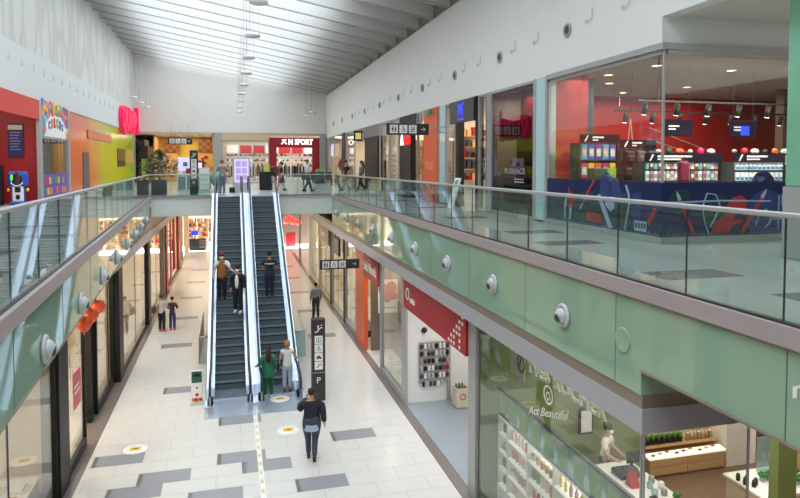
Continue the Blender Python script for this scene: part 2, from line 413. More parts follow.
for i,y in enumerate(ys):
    lab = 'small wire bracket on the right upper wall, %s from the near end' % ORD[i]
    h0 = hook(lab,(7.9,y,10.85),0) if h0 is None else dup(h0,(7.9,y,10.85),lab)
for i in range(17):
    lab = 'small wire bracket on the left upper wall, %s from the near end' % ORD[i]
    dup(h0,(-7.15,24.3+1.42*i,11.15),lab,PI)
# ------------------------------------------------------------------ pendant lamps under the roof
pl = None
def pendant(lab, loc, drop):
    t = thing('pendant_lamp', lab, 'pendant lamp', loc, 0, 'disc pendants hung from the roof')
    MB().lathe([(0,.11),(.2,.11),(.22,.1),(.22,0),(.2,-.005)],n=22).build('disc', M['white'], t)
    MB().lathe([(0,-.008),(.2,-.008),(.2,.0)],n=22).build('diffuser', M['white'], t)
    for a in (0,2.1,4.2):
        MB().tube([(.17*math.cos(a),.17*math.sin(a),.05),(.17*math.cos(a),.17*math.sin(a),drop)],.006,5).build('cable', M['alu'], t)
    return t
for i in range(9):
    y = 16+4.15*i; lab = 'thin disc pendant in the middle roof row, %s from the near end' % ORD[i]
    pl = pendant(lab,(.72,y,11.4),3.2) if pl is None else dup(pl,(.72,y,11.4),lab)
for i,y in enumerate((42.4,45.9,49.3)): dup(pl,(-5.7,y,11.6),'thin disc pendant by the left relief wall, %s from the near end' % ORD[i])
for i,y in enumerate((47,50.5)): dup(pl,(5.9,y,11.3),'thin disc pendant by the right upper wall, %s from the near end' % ORD[i])
# ------------------------------------------------------------------ escalators
M['stepm'] = mat('ribbed slate step', (98,110,116), .45, metal=.2, var=.12, scale=30, stretch=(6,.4,.4))
M['nose'] = mat('step edge', (30,34,38), .4)
M['eglass'] = glass('escalator glass', (214,228,240), 1.5)
def escalator(label, cx):
    t = thing('escalator', label, 'escalator', (cx,0,0), 0, 'pair of escalators')
    n = 28; d = 9.4/n; r = 6/n; st = None
    for k in range(n):
        if st is None:
            mb = MB().box(-.5,0,r-.28,.5,d+.03,r,0).box(-.5,-.012,r-.03,.5,.03,r+.004,1)
            st = mb.build('step', [M['stepm'],M['nose']], t)
        c = st if k == 0 else st.copy()
        if k: C.objects.link(c); c.parent = t
        c.location = (0,21.9+k*d,k*r)
    MB().box(-.5,21,-.03,.5,21.9,.01).build('step_band', M['stepm'], t)
    MB().box(-.5,31.3,5.9,.5,32.2,6.0).build('step_band', M['stepm'], t)
    MB().box(-.76,19.42,.0,.76,21.0,.02).box(-.5,20.9,.02,.5,21.02,.03).build('comb_plate', M['lalu'], t)
    MB().box(-.76,32.1,6.0,.76,33.6,6.02).build('comb_plate', M['lalu'], t)
    line = lambda o: [(20.5,o),(21.75-o*.1,o),(31.45-o*.1,6+o),(33.1,6+o)]
    for s in (-1,1):
        a, b_ = sorted((s*.5,s*.765))
        lo = [(20.6,-.02),(21.9,-.3),(31.4,5.7),(33.2,5.85)]
        poly = [(20.2,.0),(20.2,.08)]+[(20.6,.16)]+[(21.7,.16),(31.4,6.16),(33.2,6.16),(33.4,6.02)]+lo[::-1]
        MB().prism(poly,'x',a,b_).build('deck', M['lalu'], t)
        x = s*.6
        top = [(20.35,.93),(21.55,.93),(31.3,6.93),(33.2,6.93)]
        arc0 = [(20.35+.42*math.cos(q),.52+.42*math.sin(q)) for q in [PI*1.5-k*PI/8 for k in range(0,8)]]
        arc1 = [(33.2+.42*math.cos(q),6.52+.42*math.sin(q)) for q in [PI/2-k*PI/8 for k in range(1,9)]]
        path = arc0+top+arc1
        pts = [(x,y,z) for y,z in path]
        mb = MB()
        for sx in (-.014,.014): mb.tube([(x+sx,y,z) for y,z in path],.026,8)
        mb.build('handrail', M['rubber'], t)
        gp = [(20.2,.1)]+[(y+(.03 if y < 20.4 else 0),z-.03) for y,z in arc0[2:]]+[(y,z-.04) for y,z in top]+[(33.4,6.7),(33.5,6.4),(33.3,6.1),(31.4,6.1),(21.7,.1)]
        MB().prism(gp,'x',x-.006,x+.006).build('glass_side', M['eglass'], t)
        MB().tube([(x+s*.0,y,z-.035) for y,z in path],.02,6).build('rail_guide', M['lalu'], t)
        MB().rbox(x-.09,20.28,.0,x+.09,20.62,.26,.03).build('handrail_inlet', M['black'], t)
        if s*(cx-.7) > 0: MB().prism([(21.2,-.05),(21.9,-.3),(31.4,5.7),(32.1,5.8),(32.1,5.1),(31.6,5.0),(22.6,-.02)],'x',*((.766,.785) if s > 0 else (-.785,-.766))).build('side_cladding', M['alu'], t)
    MB().prism([(22.0,-.28),(31.4,5.65),(32.05,5.7),(32.05,5.1),(31.6,4.98),(23,-.02)],'x',-.7,.7).build('truss', M['slate'], t)
    return t
escalator('left escalator of dark steps, with the brown vest man and black jacket man', -.06)
escalator('right escalator with dark steps, carrying the man in a striped shirt', 1.48)
# guards beside the escalators
def guard(label, x0, x1, mats):
    t = thing('escalator_guard', label, 'barrier', (0,0,0))
    MB().box(min(x0,x1),25.0,.0,max(x0,x1),25.02,1.0).build('glass_panel', M['glass'] if mats is M['wood'] else M['frost'], t)
    MB().box(x0-.01,25.0,.0,x0+.01,29.5,1.0).build('side_panel', mats, t)
    MB().tube([(x0,24.98,1.02),(x1,24.98,1.02)],.028,8).build('top_rail', M['steel'], t)
    MB().tube([(x0,25,1.02),(x0,29.5,1.02)],.02,8).build('side_rail', M['steel'], t)
guard('wood-backed glass guard on the floor left of the left escalator', -1.2, -.86, M['wood'])
guard('grey-green glass guard on the floor right of the right escalator', 2.78, 2.28, M['frost'])
# tape line and floor stickers
mb = MB().box(.6,13.5,.002,.72,20.2,.006,0)
for k in range(14): mb.box(.62,13.7+k*.47,.006,.7,13.9+k*.47,.008,1)
mb.build('floor_tape',[M['white'],mat('yellow tape mark',(222,202,150),.5)],None,'white and yellow tape line on the floor in front of the escalators','floor tape')
for lab,(x,y) in [('round white distance sticker on the comb plate of the right escalator',(1.47,20.5)),('round white distance sticker on the tiles in front of the right escalator',(1.52,18.05)),('round white distance sticker on the tiles near the left shop fronts',(-2.5,17.85))]:
    z = .021 if y > 20 else .002
    mb = MB().lathe([(0,.004),(.3,.004),(.31,0)],(x,y,z),28).box(x-.13,y-.1,z+.004,x+.13,y+.12,z+.006,1)
    mb.box(x-.06,y-.02,z+.006,x+.06,y+.03,z+.007,2); mb.build('floor_sticker',[M['white'],mat('yellow sticker',(236,186,40),.5),M['black']],None,lab,'floor sticker','distance stickers on the floor')

# ------------------------------------------------------------------ signs with pictograms
def picto(mb, kind, c, s, xd, mi):
    """simple pictogram in a square of side s at c, reading along xd"""
    xd = Vector(xd); n = xd.cross(Vector((0,0,1))); c = Vector(c)
    def P(u, w_, d=.004): return c+xd*(u*s)+Vector((0,0,w_*s))+n*d
    def bar(u0,w0,u1,w1,wd):
        a, b_ = Vector((u0,w0)), Vector((u1,w1)); dd = (b_-a).normalized(); pp = Vector((-dd.y,dd.x))*wd/2
        q = [a+pp,a-pp,b_-pp,b_+pp]
        vs = [P(p.x,p.y,0) for p in q]+[P(p.x,p.y) for p in q]
        mb.add(vs,[(0,1,2,3),(7,6,5,4),(0,4,5,1),(1,5,6,2),(2,6,7,3),(3,7,4,0)],mi)
    def dot(u,w_,r):
        k = 10; vs = [P(u+r*math.cos(2*PI*i/k),w_+r*math.sin(2*PI*i/k),0) for i in range(k)]+[P(u+r*math.cos(2*PI*i/k),w_+r*math.sin(2*PI*i/k)) for i in range(k)]
        mb.add(vs,[list(range(k,2*k))]+[(i,(i+1)%k,k+(i+1)%k,k+i) for i in range(k)],mi)
    if kind == 'wc':
        for u in (-.2,.2):
            dot(u,.3,.08); bar(u,.18,u,-.12,.24 if u < 0 else .2); bar(u-.06,-.1,u-.06,-.4,.08); bar(u+.06,-.1,u+.06,-.4,.08)
        bar(0,-.4,0,.38,.03)
    elif kind == 'chair':
        dot(-.03,.34,.08); bar(-.03,.26,-.03,-.05,.09); bar(-.05,.1,.14,.1,.07); bar(-.03,-.05,.16,-.05,.08); bar(.15,-.05,.24,-.3,.08)
        for i in range(8): bar(-.06+.22*math.cos(2.2+i*.5),-.16+.2*math.sin(2.2+i*.5),-.06+.22*math.cos(2.7+i*.5),-.16+.2*math.sin(2.7+i*.5),.05)
    elif kind == 'baby':
        bar(-.32,-.3,.32,-.3,.07); bar(-.25,-.15,.28,.02,.12); dot(-.18,.14,.1); bar(.0,.25,.25,.3,.08); bar(.1,.1,.28,.18,.08)
    elif kind == 'esc':
        bar(-.35,-.25,-.15,-.25,.09); bar(-.15,-.25,.15,.12,.09); bar(.15,.12,.36,.12,.09); dot(-.05,.28,.08); bar(-.05,.2,-.05,-.02,.08); bar(.18,.34,.32,.34,.05); bar(.32,.34,.26,.42,.05)
    elif kind == 'arrow':
        bar(-.3,0,.28,0,.07); bar(.28,0,.06,.2,.07); bar(.28,0,.06,-.2,.07)
    elif kind == 'up': bar(0,-.3,0,.28,.09); bar(0,.28,-.2,.06,.09); bar(0,.28,.2,.06,.09)
    elif kind == 'lift': bar(-.3,-.3,.3,-.3,.06); bar(-.3,.3,.3,.3,.06); bar(-.3,-.3,-.3,.3,.06); bar(.3,-.3,.3,.3,.06); dot(0,.12,.07); bar(0,.03,0,-.22,.14)
    elif kind == 'car': bar(-.36,-.1,.36,-.1,.2); bar(-.2,.1,.2,.1,.2); dot(-.2,-.24,.09); dot(.22,-.24,.09)
def hangsign(label, x0, x1, y, z0, z1, drop):
    t = thing('hanging_sign', label, 'sign', (x0,y,z0))
    W = x1-x0; H = z1-z0
    MB().rbox(0,-.05,0,W,.05,H,.012).build('board', M['char'], t)
    s = H*.72
    for i,k in enumerate(('wc','chair','baby')):
        mb = MB().rbox(H*.28+i*s*1.2,-.062,H*.14,H*.28+i*s*1.2+s,-.05,H*.14+s,.004,0)
        picto(mb,k,(H*.28+i*s*1.2+s/2,-.063,H*.14+s/2),s*.95,(1,0,0),1); mb.build('pictogram_tile',[M['white'],M['char']],t)
    mb = MB(); picto(mb,'arrow',(W-H*.55,-.052,H/2),H*.7,(1,0,0),0); mb.build('arrow', M['white'], t)
    if drop > 2:
        for u in (.25,.75): MB().tube([(W-.02,0,H*u),(7.92-x0,0,H*u)],.016,6).build('bracket', M['alu'], t)
    else:
        for u in (.15,.85): MB().tube([(W*u,0,H),(W*u,0,H+drop)],.014,6).build('hanger', M['alu'], t)
hangsign('dark hanging sign with washroom pictograms above the right lower walkway',3.3,4.85,24.5,3.47,3.84,.3)
hangsign('dark hanging sign with washroom pictograms over the right upper walkway',5.35,6.9,22,8.57,8.97,2.3)
hangsign('dark hanging sign with pictograms in front of the yellow recess',-4.05,-2.46,46,8.9,9.34,.9)
def totem(label, x, y, z, h, w_=.42, d=.3, kinds=('lift','chair','car','esc')):
    t = thing('info_totem', label, 'information totem', (x,y,z))
    MB().rbox(-w_/2,-d/2,0,w_/2,d/2,h,.012).build('column', M['char'], t)
    mb = MB(); picto(mb,'esc',(0,-d/2-.001,h*.88),.34,(1,0,0),0); mb.build('escalator_symbol', M['white'], t)
    for i,k in enumerate(kinds):
        mb = MB().rbox(-.13,-d/2-.008,h*(.80-.105*i)-.26,.13,-d/2,h*(.80-.105*i),.004,0)
        picto(mb,k,(0,-d/2-.009,h*(.80-.105*i)-.13),.22,(1,0,0),1); mb.build('pictogram_tile',[M['white'],M['char']],t)
    MB().box(-w_/2,-d/2-.004,h*.345,w_/2,-d/2,h*.352).build('divider', M['alu'], t)
    MB().text('P',.2,(0,-d/2-.002,h*.22),(1,0,0),.005).build('letter', M['white'], t)
totem('dark pictogram totem standing on the lower floor right of the escalators',2.66,20.2,0,2.62)
totem('dark pictogram totem on the upper landing, left of the escalators',-1.76,34.1,6,2.25,.4)
# small poster stand
t = thing('poster_stand','small white poster stand with a green header at the foot of the left escalator','poster stand',(-1.08,20.85,0))
MB().rbox(-.17,-.02,.06,.17,.02,1.05,.008).build('panel', M['white'], t)
MB().box(-.155,-.026,.66,.155,-.02,1.02).box(-.1,-.03,.85,.1,-.026,.95,1).build('header_print',[mat('green print',(40,96,70),.4),M['black']],t)
mb = MB().lathe([(0,-.004),(.035,-.004),(.035,0)],(0,-.022,.5),12,axis='y').lathe([(0,-.004),(.05,-.004),(.05,0)],(0,-.022,.28),12,axis='y').build('red_symbols', M['red'], t)
mb = MB()
for i in range(4): mb.box(-.155+.078*i,-.026,.08,-.155+.078*(i+1),-.02,.17,i%2)
mb.build('fruit_strip',[mat('orange print',(230,120,40),.5),M['red']],t)
MB().box(-.2,-.16,0,.2,.16,.03).box(-.03,-.02,.02,.03,.02,.1).build('base', M['silver'], t)
# ------------------------------------------------------------------ people
def skinmesh(name, nodes, edges, mt, parent, lev=1):
    keys = list(nodes); idx = {k:i for i,k in enumerate(keys)}
    me = bpy.data.meshes.new(name); me.from_pydata([nodes[k][:3] for k in keys], [(idx[a],idx[b]) for a,b in edges], [])
    o = bpy.data.objects.new(name, me); C.objects.link(o)
    o.modifiers.new('s','SKIN')
    for i,k in enumerate(keys):
        q = me.skin_vertices[0].data[i]; r = nodes[k][3:]
        q.radius = (r[0], r[-1]); q.use_root = (i == 0)
    if lev: sb = o.modifiers.new('u','SUBSURF'); sb.levels = lev; sb.render_levels = lev
    dg = bpy.context.evaluated_depsgraph_get(); e = o.evaluated_get(dg)
    nm = bpy.data.meshes.new_from_object(e); nm.name = name
    o.modifiers.clear(); o.data = nm; bpy.data.meshes.remove(me)
    nm.polygons.foreach_set('use_smooth',[True]*len(nm.polygons))
    nm.materials.clear(); nm.materials.append(mt)
    o.parent = parent; return o
def person(label, loc, rz, h=1.74, wd=1., skin=None, hair=('short',(40,30,26)), top=None, sleeve=1., trousers=None, leglen=1., shoes=(40,40,42), arms=None, legs=None, mask=False, vest=None, coat=None, inner=None, skirt=None, cap=None, lean=0., group=None, seated=False):
    t = thing('person', label, 'person', loc, rz, group); t.scale = (h/1.75,)*3
    wd *= 1.16
    sk = skin or M['skin']; f = lambda n, c, **k: mat(n+' %d %d %d' % c, c, .75, var=.12, scale=14, **k)
    ln = lambda z: lean*max(0,z-.95)
    N = {'pelvis':(0,0,.95,.125*wd,.10),'belly':(0,ln(1.1),1.10,.118*wd,.095),'chest':(0,ln(1.28),1.28,.13*wd,.10),'up':(0,ln(1.4),1.40,.105*wd,.08),
         'n0':(0,ln(1.48)-.005,1.48,.055),'n1':(0,ln(1.53)+.01,1.535,.05),'jaw':(0,ln(1.6)+.025,1.595,.066),'sk':(0,ln(1.66)+.01,1.665,.085),'cr':(0,ln(1.7)-.005,1.705,.06)}
    E = [('pelvis','belly'),('belly','chest'),('chest','up'),('up','n0'),('n0','n1'),('n1','jaw'),('jaw','sk'),('sk','cr')]
    A = {}; G = {}
    for sd,s in (('L',-1),('R',1)):
        a = (arms or {}).get(sd) or ((s*.235,-.03,1.14),(s*.25,.06,.90))
        el, wr = Vector(a[0]), Vector(a[1])
        N['s'+sd] = (s*.165*wd,ln(1.42),1.415,.062); N['e'+sd] = (*el,.05); N['w'+sd] = (*wr,.03)
        E += [('up','s'+sd),('s'+sd,'e'+sd),('e'+sd,'w'+sd)]
        d = (wr-el).normalized(); pm = wr+d*.06; N['p'+sd] = (*pm,.032,.022); E.append(('w'+sd,'p'+sd))
        side = d.cross(Vector((s,0,0)));
        if side.length < .2: side = d.cross(Vector((0,0,1)))
        side.normalize(); nrm = side.cross(d).normalized()
        for i,(o_,l_) in enumerate(((-.028,.062),(-.01,.074),(.009,.07),(.027,.055))):
            b0 = pm+d*.03+side*o_; m_ = b0+d*l_*.55+nrm*.004; e_ = b0+d*l_+nrm*(-.012*s)
            for nm,v,r in (('a',b0,.011),('b',m_,.0095),('c',e_,.008)): N['f%s%d%s' % (sd,i,nm)] = (*v,r)
            E += [('p'+sd,'f%s%da' % (sd,i)),('f%s%da' % (sd,i),'f%s%db' % (sd,i)),('f%s%db' % (sd,i),'f%s%dc' % (sd,i))]
        tb = wr+d*.03-side*.035; te = tb+d*.035-side*.02
        N['t%sa' % sd] = (*tb,.013); N['t%sb' % sd] = (*te,.01); E += [('w'+sd,'t%sa' % sd),('t%sa' % sd,'t%sb' % sd)]
        k, an = (legs or {}).get(sd) or ((s*.095,.03,.50),(s*.10,0,.085))
        N['h'+sd] = (s*.085*wd,0,.88,.092*wd); N['k'+sd] = (*k,.058); N['c'+sd] = tuple((Vector(k)+(Vector(an)-Vector(k))*.35-Vector((0,.015,0))))+(.056,); N['a'+sd] = (*an,.037)
        ft = Vector(an)+Vector((0,.12,-.05)); N['o'+sd] = (*ft,.034,.026)
        E += [('pelvis','h'+sd),('h'+sd,'k'+sd),('k'+sd,'c'+sd),('c'+sd,'a'+sd),('a'+sd,'o'+sd)]
        mb = MB(); q = Vector(an); mb.sph((q.x,q.y+.065,q.z-.03),(.05,.14,.055),14,0,zmin=q.z-.083); mb.box(q.x-.04,q.y-.06,q.z-.085,q.x+.04,q.y+.19,q.z-.07)
        mb.build('shoe', f('shoe',shoes), t)
    skinmesh('body', N, E, sk, t)
    hx, hy, hz = 0, ln(1.66)+.01, 1.665
    mb = MB().sph((0,hy+.088,hz-.04),(.014,.018,.022),8).sph((-.088,hy,hz-.03),(.014,.024,.034),8).sph((.088,hy,hz-.03),(.014,.024,.034),8)
    fc = mb.build('face', sk, t)
    for s in (-1,1): MB().sph((s*.032,hy+.08,hz-.008),(.013,.008,.008),8).build('eye', M['black'], fc)
    MB().sph((0,hy+.082,hz-.085),(.025,.008,.006),8).build('mouth', mat('lips',(150,80,76),.5), fc)
    hm = f('hair',hair[1])
    mb = MB().sph((0,hy-.022,hz+.028),(.098,.104,.094),16)
    if hair[0] == 'long': mb.tube([(0,hy-.05,hz+.05),(0,hy-.085,hz-.05),(0,hy-.11,hz-.2),(0,hy-.115,hz-.36),(0,hy-.11,hz-.46)],[.07,.088,.098,.085,.03],10)
    elif hair[0] == 'bob': mb.tube([(0,hy-.05,hz+.06),(0,hy-.055,hz-.04),(0,hy-.05,hz-.11)],[.07,.095,.06],10)
    elif hair[0] == 'bun': mb.sph((0,hy-.1,hz+.07),.05,10)
    mb.build('hair', hm, t)
    if cap: MB().sph((0,hy-.005,hz+.05),(.1,.108,.075),16,0,zmin=hz+.03).prism([(-.07,hy+.07),(.07,hy+.07),(.05,hy+.17),(-.05,hy+.17)],'z',hz+.035,hz+.045).build('cap', f('cap',cap), t)
    if mask: MB().sph((0,hy+.058,hz-.068),(.068,.05,.052),12).build('face_mask', M['white'], t)
    def torso(name, m_, r, sl, lowz=.9, wide=1.):
        n = {k:(*N[k][:3],*(x+r for x in N[k][3:])) for k in ('pelvis','belly','chest','up')}
        n['pelvis'] = (0,0,lowz-.09,.165*wd+r,.128+r); n['hip'] = (0,0,.98,.15*wd+r,.118+r); n['n0'] = (0,N['n0'][1],1.46,.06)
        e = [('pelvis','hip'),('hip','belly'),('belly','chest'),('chest','up'),('up','n0')]
        for sd in 'LR':
            n['s'+sd] = (*N['s'+sd][:3],.074+r); e.append(('up','s'+sd)); S0, E0, W0 = (Vector(N[q+sd][:3]) for q in 'sew')
            if sl <= 0: continue
            if sl <= .5: v = S0+(E0-S0)*(sl*2); n['e'+sd] = (*v,.066+r); e.append(('s'+sd,'e'+sd))
            else:
                n['e'+sd] = (*E0,.06+r); v = E0+(W0-E0)*((sl-.5)*2*.95); n['w'+sd] = (*v,.048+r*.8); e += [('s'+sd,'e'+sd),('e'+sd,'w'+sd)]
        return skinmesh(name, n, e, m_, t)
    if trousers:
        n = {'pelvis':(0,0,.93,.13*wd,.112),'waist':(0,0,1.15,.12*wd,.1)}; e = [('pelvis','waist')]
        for sd in 'LR':
            n['h'+sd] = (*N['h'+sd][:3],.108*wd); n['k'+sd] = (*N['k'+sd][:3],.082); v = Vector(N['k'+sd][:3]); a_ = Vector(N['a'+sd][:3]); v2 = v+(a_-v)*leglen*1.02
            n['a'+sd] = (*v2,.068); e += [('pelvis','h'+sd),('h'+sd,'k'+sd),('k'+sd,'a'+sd)]
        skinmesh('trousers', n, e, f('trousers',trousers), t)
    if skirt: MB().lathe([(.12,.98),(.15,.9),(.2,.62),(.22,.5),(.2,.5)],(0,0,0),18).build('skirt', f('skirt',skirt), t)
    if top: torso('shirt', f('shirt',top), .012, sleeve)
    if coat: torso('jacket', f('jacket',coat), .03, 1., .77)
    if vest: torso('vest', f('vest',vest), .036, .0, .8)
    if inner:
        mb = MB().sph((0,.115+ln(1.2),1.18),(.07,.065,.27),14); mb.build('inner_shirt', f('inner',inner), t)
    return t
hang = lambda s: ((s*.235,-.03,1.14),(s*.25,.06,.90))
rail_arm = lambda s: ((s*.30,.06,1.17),(s*.42,.24,1.08))
zs = lambda y: (math.floor((y-21.9)/(9.4/28))+1)*6/28
p = person('man in a quilted brown vest and red cap riding the left escalator',(-.34,25.35,zs(25.35)),PI,1.76,1.05,hair=('short',(40,30,24)),top=(232,230,226),sleeve=.45,trousers=(30,30,34),vest=(152,96,46),cap=(120,30,34),mask=True,arms={'L':rail_arm(-1),'R':((.27,-.02,1.14),(.3,.1,.92))})
p = person('man in an open black jacket, white shirt and white shoes on the left escalator',(.24,24.8,zs(24.8)),PI-.35,1.76,1.05,hair=('short',(28,22,20)),top=(236,236,234),sleeve=.45,trousers=(28,28,32),coat=(26,28,36),inner=(238,238,236),shoes=(238,238,238),mask=True,legs={'L':((-.12,.08,.52),(-.16,.1,.085)),'R':((.1,.02,.5),(.1,-.04,.085))})
p = person('man in a navy shirt with red and white stripes riding up the right escalator',(1.46,25.4,zs(25.4)),0,1.74,1.08,hair=('short',(30,24,22)),top=(34,38,58),sleeve=.42,trousers=(36,42,66),arms={'L':((-.27,.02,1.16),(-.25,.22,1.06)),'R':((.27,.02,1.16),(.25,.22,1.06))})
MB().lathe([(.2,1.33),(.202,1.36)],(0,0,0),20).build('stripe', M['red'], p)
st = [c for c in p.children if c.name.startswith('stripe')][0]; st.scale = (1,.85,1)
MB().lathe([(.202,1.29),(.203,1.325)],(0,0,0),20).build('white_stripe', M['white'], p).scale = (1,.84,1)
p = person('woman with long dark hair in a green tunic and green trousers at the escalator foot',(1.12,20.72,.03),0,1.66,.92,hair=('long',(44,28,26)),top=(30,110,78),sleeve=.95,trousers=(20,92,62),shoes=(232,230,228),arms={'L':((-.25,.02,1.14),(-.36,.2,1.05)),'R':hang(1)})
MB().lathe([(.16,1.1),(.185,.95),(.2,.78),(.195,.72)],(0,0,0),18).build('tunic_hem', mat('shirt 30 110 78',(30,110,78)), p)
p = person('woman with short reddish hair, white sleeveless top and pale trousers at the escalator foot',(1.76,21.1,.03),0,1.68,.95,hair=('bob',(176,108,66)),top=(238,236,234),sleeve=.08,trousers=(186,192,212),leglen=.86,shoes=(120,80,66),arms={'L':((-.25,-.02,1.16),(-.27,.1,.96)),'R':((.27,.04,1.18),(.36,.24,1.08))})
tag(MB().sph((1.44,21.15,.86),(.07,.13,.16),12).tube([(1.44,21.1,.98),(1.5,21.1,1.3),(1.58,21.1,1.42)],.012,6).build('shoulder_bag', M['black']),'black shoulder bag held at the side of the woman in white','bag')
p = person('man in a dark navy jacket and blue jeans walking away in the foreground',(1.95,16.12,0),-.12,1.8,1.3,hair=('short',(34,28,26)),coat=(30,32,44),trousers=(58,66,86),shoes=(40,40,44),arms={'L':((-.30,.06,1.2),(-.12,.16,1.5)),'R':((.28,-.06,1.14),(.31,-.02,.9))},legs={'L':((-.09,.06,.5),(-.08,.06,.085)),'R':((.08,.0,.5),(.06,-.22,.12))})
MB().lathe([(.18,.9),(.2,.78),(.195,.74)],(0,0,0),18).build('shirt_hem', mat('pale blue shirt',(168,184,206),.7), p)
p = person('man in a grey sweater and dark trousers walking away along the right shop fronts',(4.0,31.1,0),.1,1.74,1.05,hair=('short',(30,26,24)),top=(128,130,136),sleeve=1,trousers=(44,44,50),legs={'L':((-.09,.05,.5),(-.1,.1,.085)),'R':((.09,.0,.5),(.09,-.12,.1))})
p = person('woman with a brown shoulder bag and pink shoes standing by the left shop fronts',(-3.04,30.35,0),-.45,1.68,.95,hair=('bun',(104,66,48)),top=(196,190,190),sleeve=.5,trousers=(26,26,32),shoes=(222,110,124),arms={'L':hang(-1),'R':((.24,.1,1.18),(.16,.3,1.12))})
tag(MB().rbox(-3.46,30.1,.88,-3.28,30.46,1.18,.04).tube([(-3.37,30.14,1.16),(-3.22,30.27,1.43),(-3.37,30.42,1.16)],.014,6).build('handbag', mat('brown leather',(96,66,54),.5)),'brown handbag hanging from the shoulder of the woman in pink shoes','bag')
p = person('person in dark and blue patterned clothes close beside the woman with pink shoes',(-2.6,30.5,0),-.2,1.52,.9,hair=('short',(30,24,22)),top=(62,56,60),sleeve=.7,trousers=(44,52,112),shoes=(214,120,130),arms={'L':((-.24,.06,1.16),(-.1,.2,1.1)),'R':((.24,.06,1.16),(.18,.24,1.12))})
p = person('person in grey trousers waiting at the top of the left escalator',(-.4,35.4,6.0),.2,1.76,1,hair=('short',(120,84,60)),top=(150,140,138),sleeve=.6,trousers=(104,112,134),shoes=(110,50,56),arms={'L':((-.25,.06,1.16),(-.1,.2,1.2)),'R':((.25,.06,1.16),(.1,.2,1.2))})
wk = {'L':((-.09,.16,.52),(-.09,.26,.11)),'R':((.09,.0,.5),(.09,-.26,.12))}
p = person('man in a pale blue shirt walking across the far landing',(4.15,35.7,6.0),-PI/2+.2,1.78,1.05,hair=('short',(96,78,64)),top=(186,204,224),sleeve=.45,trousers=(52,78,92),shoes=(40,42,46),legs=wk)
p = person('person in a dark knee-length skirt walking behind the far railing',(2.85,37.3,6.0),PI/2,1.68,.95,hair=('bob',(30,26,26)),top=(34,34,38),sleeve=.6,skirt=(44,52,66),shoes=(30,30,32),legs=wk)
p = person('person all in black walking past the white-lit shop on the upper floor',(6.75,38,6.0),PI/2+.4,1.76,1.05,hair=('short',(40,30,26)),top=(30,30,34),sleeve=.45,trousers=(40,40,46),legs=wk)
p = person('person in a grey top walking in front of the tall black portal upstairs',(7.2,35.6,6.0),PI/2+.2,1.72,1,hair=('long',(50,38,34)),top=(96,98,104),sleeve=.9,trousers=(52,58,64),legs=wk)
p = person('shop assistant in a white shirt and face mask behind the cosmetics counter',(8.05,12.45,0.02),PI+.7,1.7,.98,hair=('bun',(26,22,24)),top=(236,232,226),sleeve=.4,trousers=(40,40,44),mask=True,lean=.12,arms={'L':((-.25,.1,1.16),(-.2,.32,1.05)),'R':((.25,.1,1.16),(.2,.32,1.05))})
# ------------------------------------------------------------------ lower right shops
_wn = [1]
def front(x, y0, y1, z0, z1, mull=(), g='shopglass', fm='alu', t=.06, d=.1, rail=0):
    """a shop window in the plane x"""
    _wn[0] += 1
    fr = MB().box(x-d/2,y0,z0,x+d/2,y0+t,z1).box(x-d/2,y1-t,z0,x+d/2,y1,z1).box(x-d/2,y0+t,z0,x+d/2,y1-t,z0+max(t,rail)).box(x-d/2,y0+t,z1-t,x+d/2,y1-t,z1)
    for m_ in mull: fr.box(x-.015,m_-.012,z0+t,x+.015,m_+.012,z1-t)
    f = struct('window_%d' % _wn[0], fr, M[fm])
    B(x-.008,y0+t,z0+max(t,rail),x+.008,y1-t,z1-t).build('pane', M[g], f)
    return f
def frontx(y, x0, x1, z0, z1, mull=(), g='shopglass', fm='alu', t=.05, d=.08):
    _wn[0] += 1
    fr = MB().box(x0,y-d/2,z0,x0+t,y+d/2,z1).box(x1-t,y-d/2,z0,x1,y+d/2,z1).box(x0+t,y-d/2,z0,x1-t,y+d/2,z0+t).box(x0+t,y-d/2,z1-t,x1-t,y+d/2,z1)
    for m_ in mull: fr.box(m_-.012,y-.012,z0+t,m_+.012,y+.012,z1-t)
    f = struct('window_%d' % _wn[0], fr, M[fm])
    B(x0+t,y-.008,z0+t,x1-t,y+.008,z1-t).build('pane', M[g], f)
    return f
X0 = 5.26
# pillars between the fronts
for i,(a,b_,mm,x0,x1) in enumerate([(13.08,13.52,'alu',5.2,5.27),(18.92,19.36,'alu',5.2,5.27),(22.25,22.45,'alu',5.2,5.28),(25.15,27.0,'orange',5.18,5.34),(29.75,30.1,'black',5.18,5.3),(33.9,34.3,'black',5.18,5.3),(38.6,39.0,'alu',5.18,5.3),(43,43.5,'white',5.1,5.6),(50,50.6,'bronze',5.18,5.3)]):
    struct('pillar_right_lower', B(x0,a,0,x1,b_,4.1), M[mm])
M['mtsfloor'] = mat('blue grey vinyl floor', (150,160,168), .3, var=.03)
# partitions and floors
struct('wall_right_partition', B(5.3,12.98,0,9.3,13.1,4.1), [M['olive']])
struct('wall_right_partition', MB().box(9.3,13.65,0,11.84,13.8,4.1).box(11.84,13.0,0,12.72,13.8,4.1).box(12.6,13.8,0,12.75,15.4,4.1).box(12.75,15.4,0,21,15.55,4.1), M['white'])
struct('wall_right_partition', B(9.24,13.1,0,9.34,13.7,4.1), M['white'])
struct('wall_right_partition', MB().box(5.24,19.1,0,12,19.25,4.1).box(5.3,13.1,0,9.2,13.2,4.1).box(9.1,13.2,0,9.25,19.1,4.1), M['white'])
struct('wall_right_partition', MB().box(7.6,22.4,0,7.75,58,4.1).box(7.6,19.3,0,7.75,22.4,4.1), M['cream'])
struct('floor_cosmetics', B(5.27,-8,-.02,21,15.4,.004), M['woodfloor'])
struct('floor_phones', B(5.27,13.2,-.01,9.1,19.1,.012), M['mtsfloor'])
struct('floor_shops', B(5.27,19.25,-.02,12,58,.004), M['tile'])
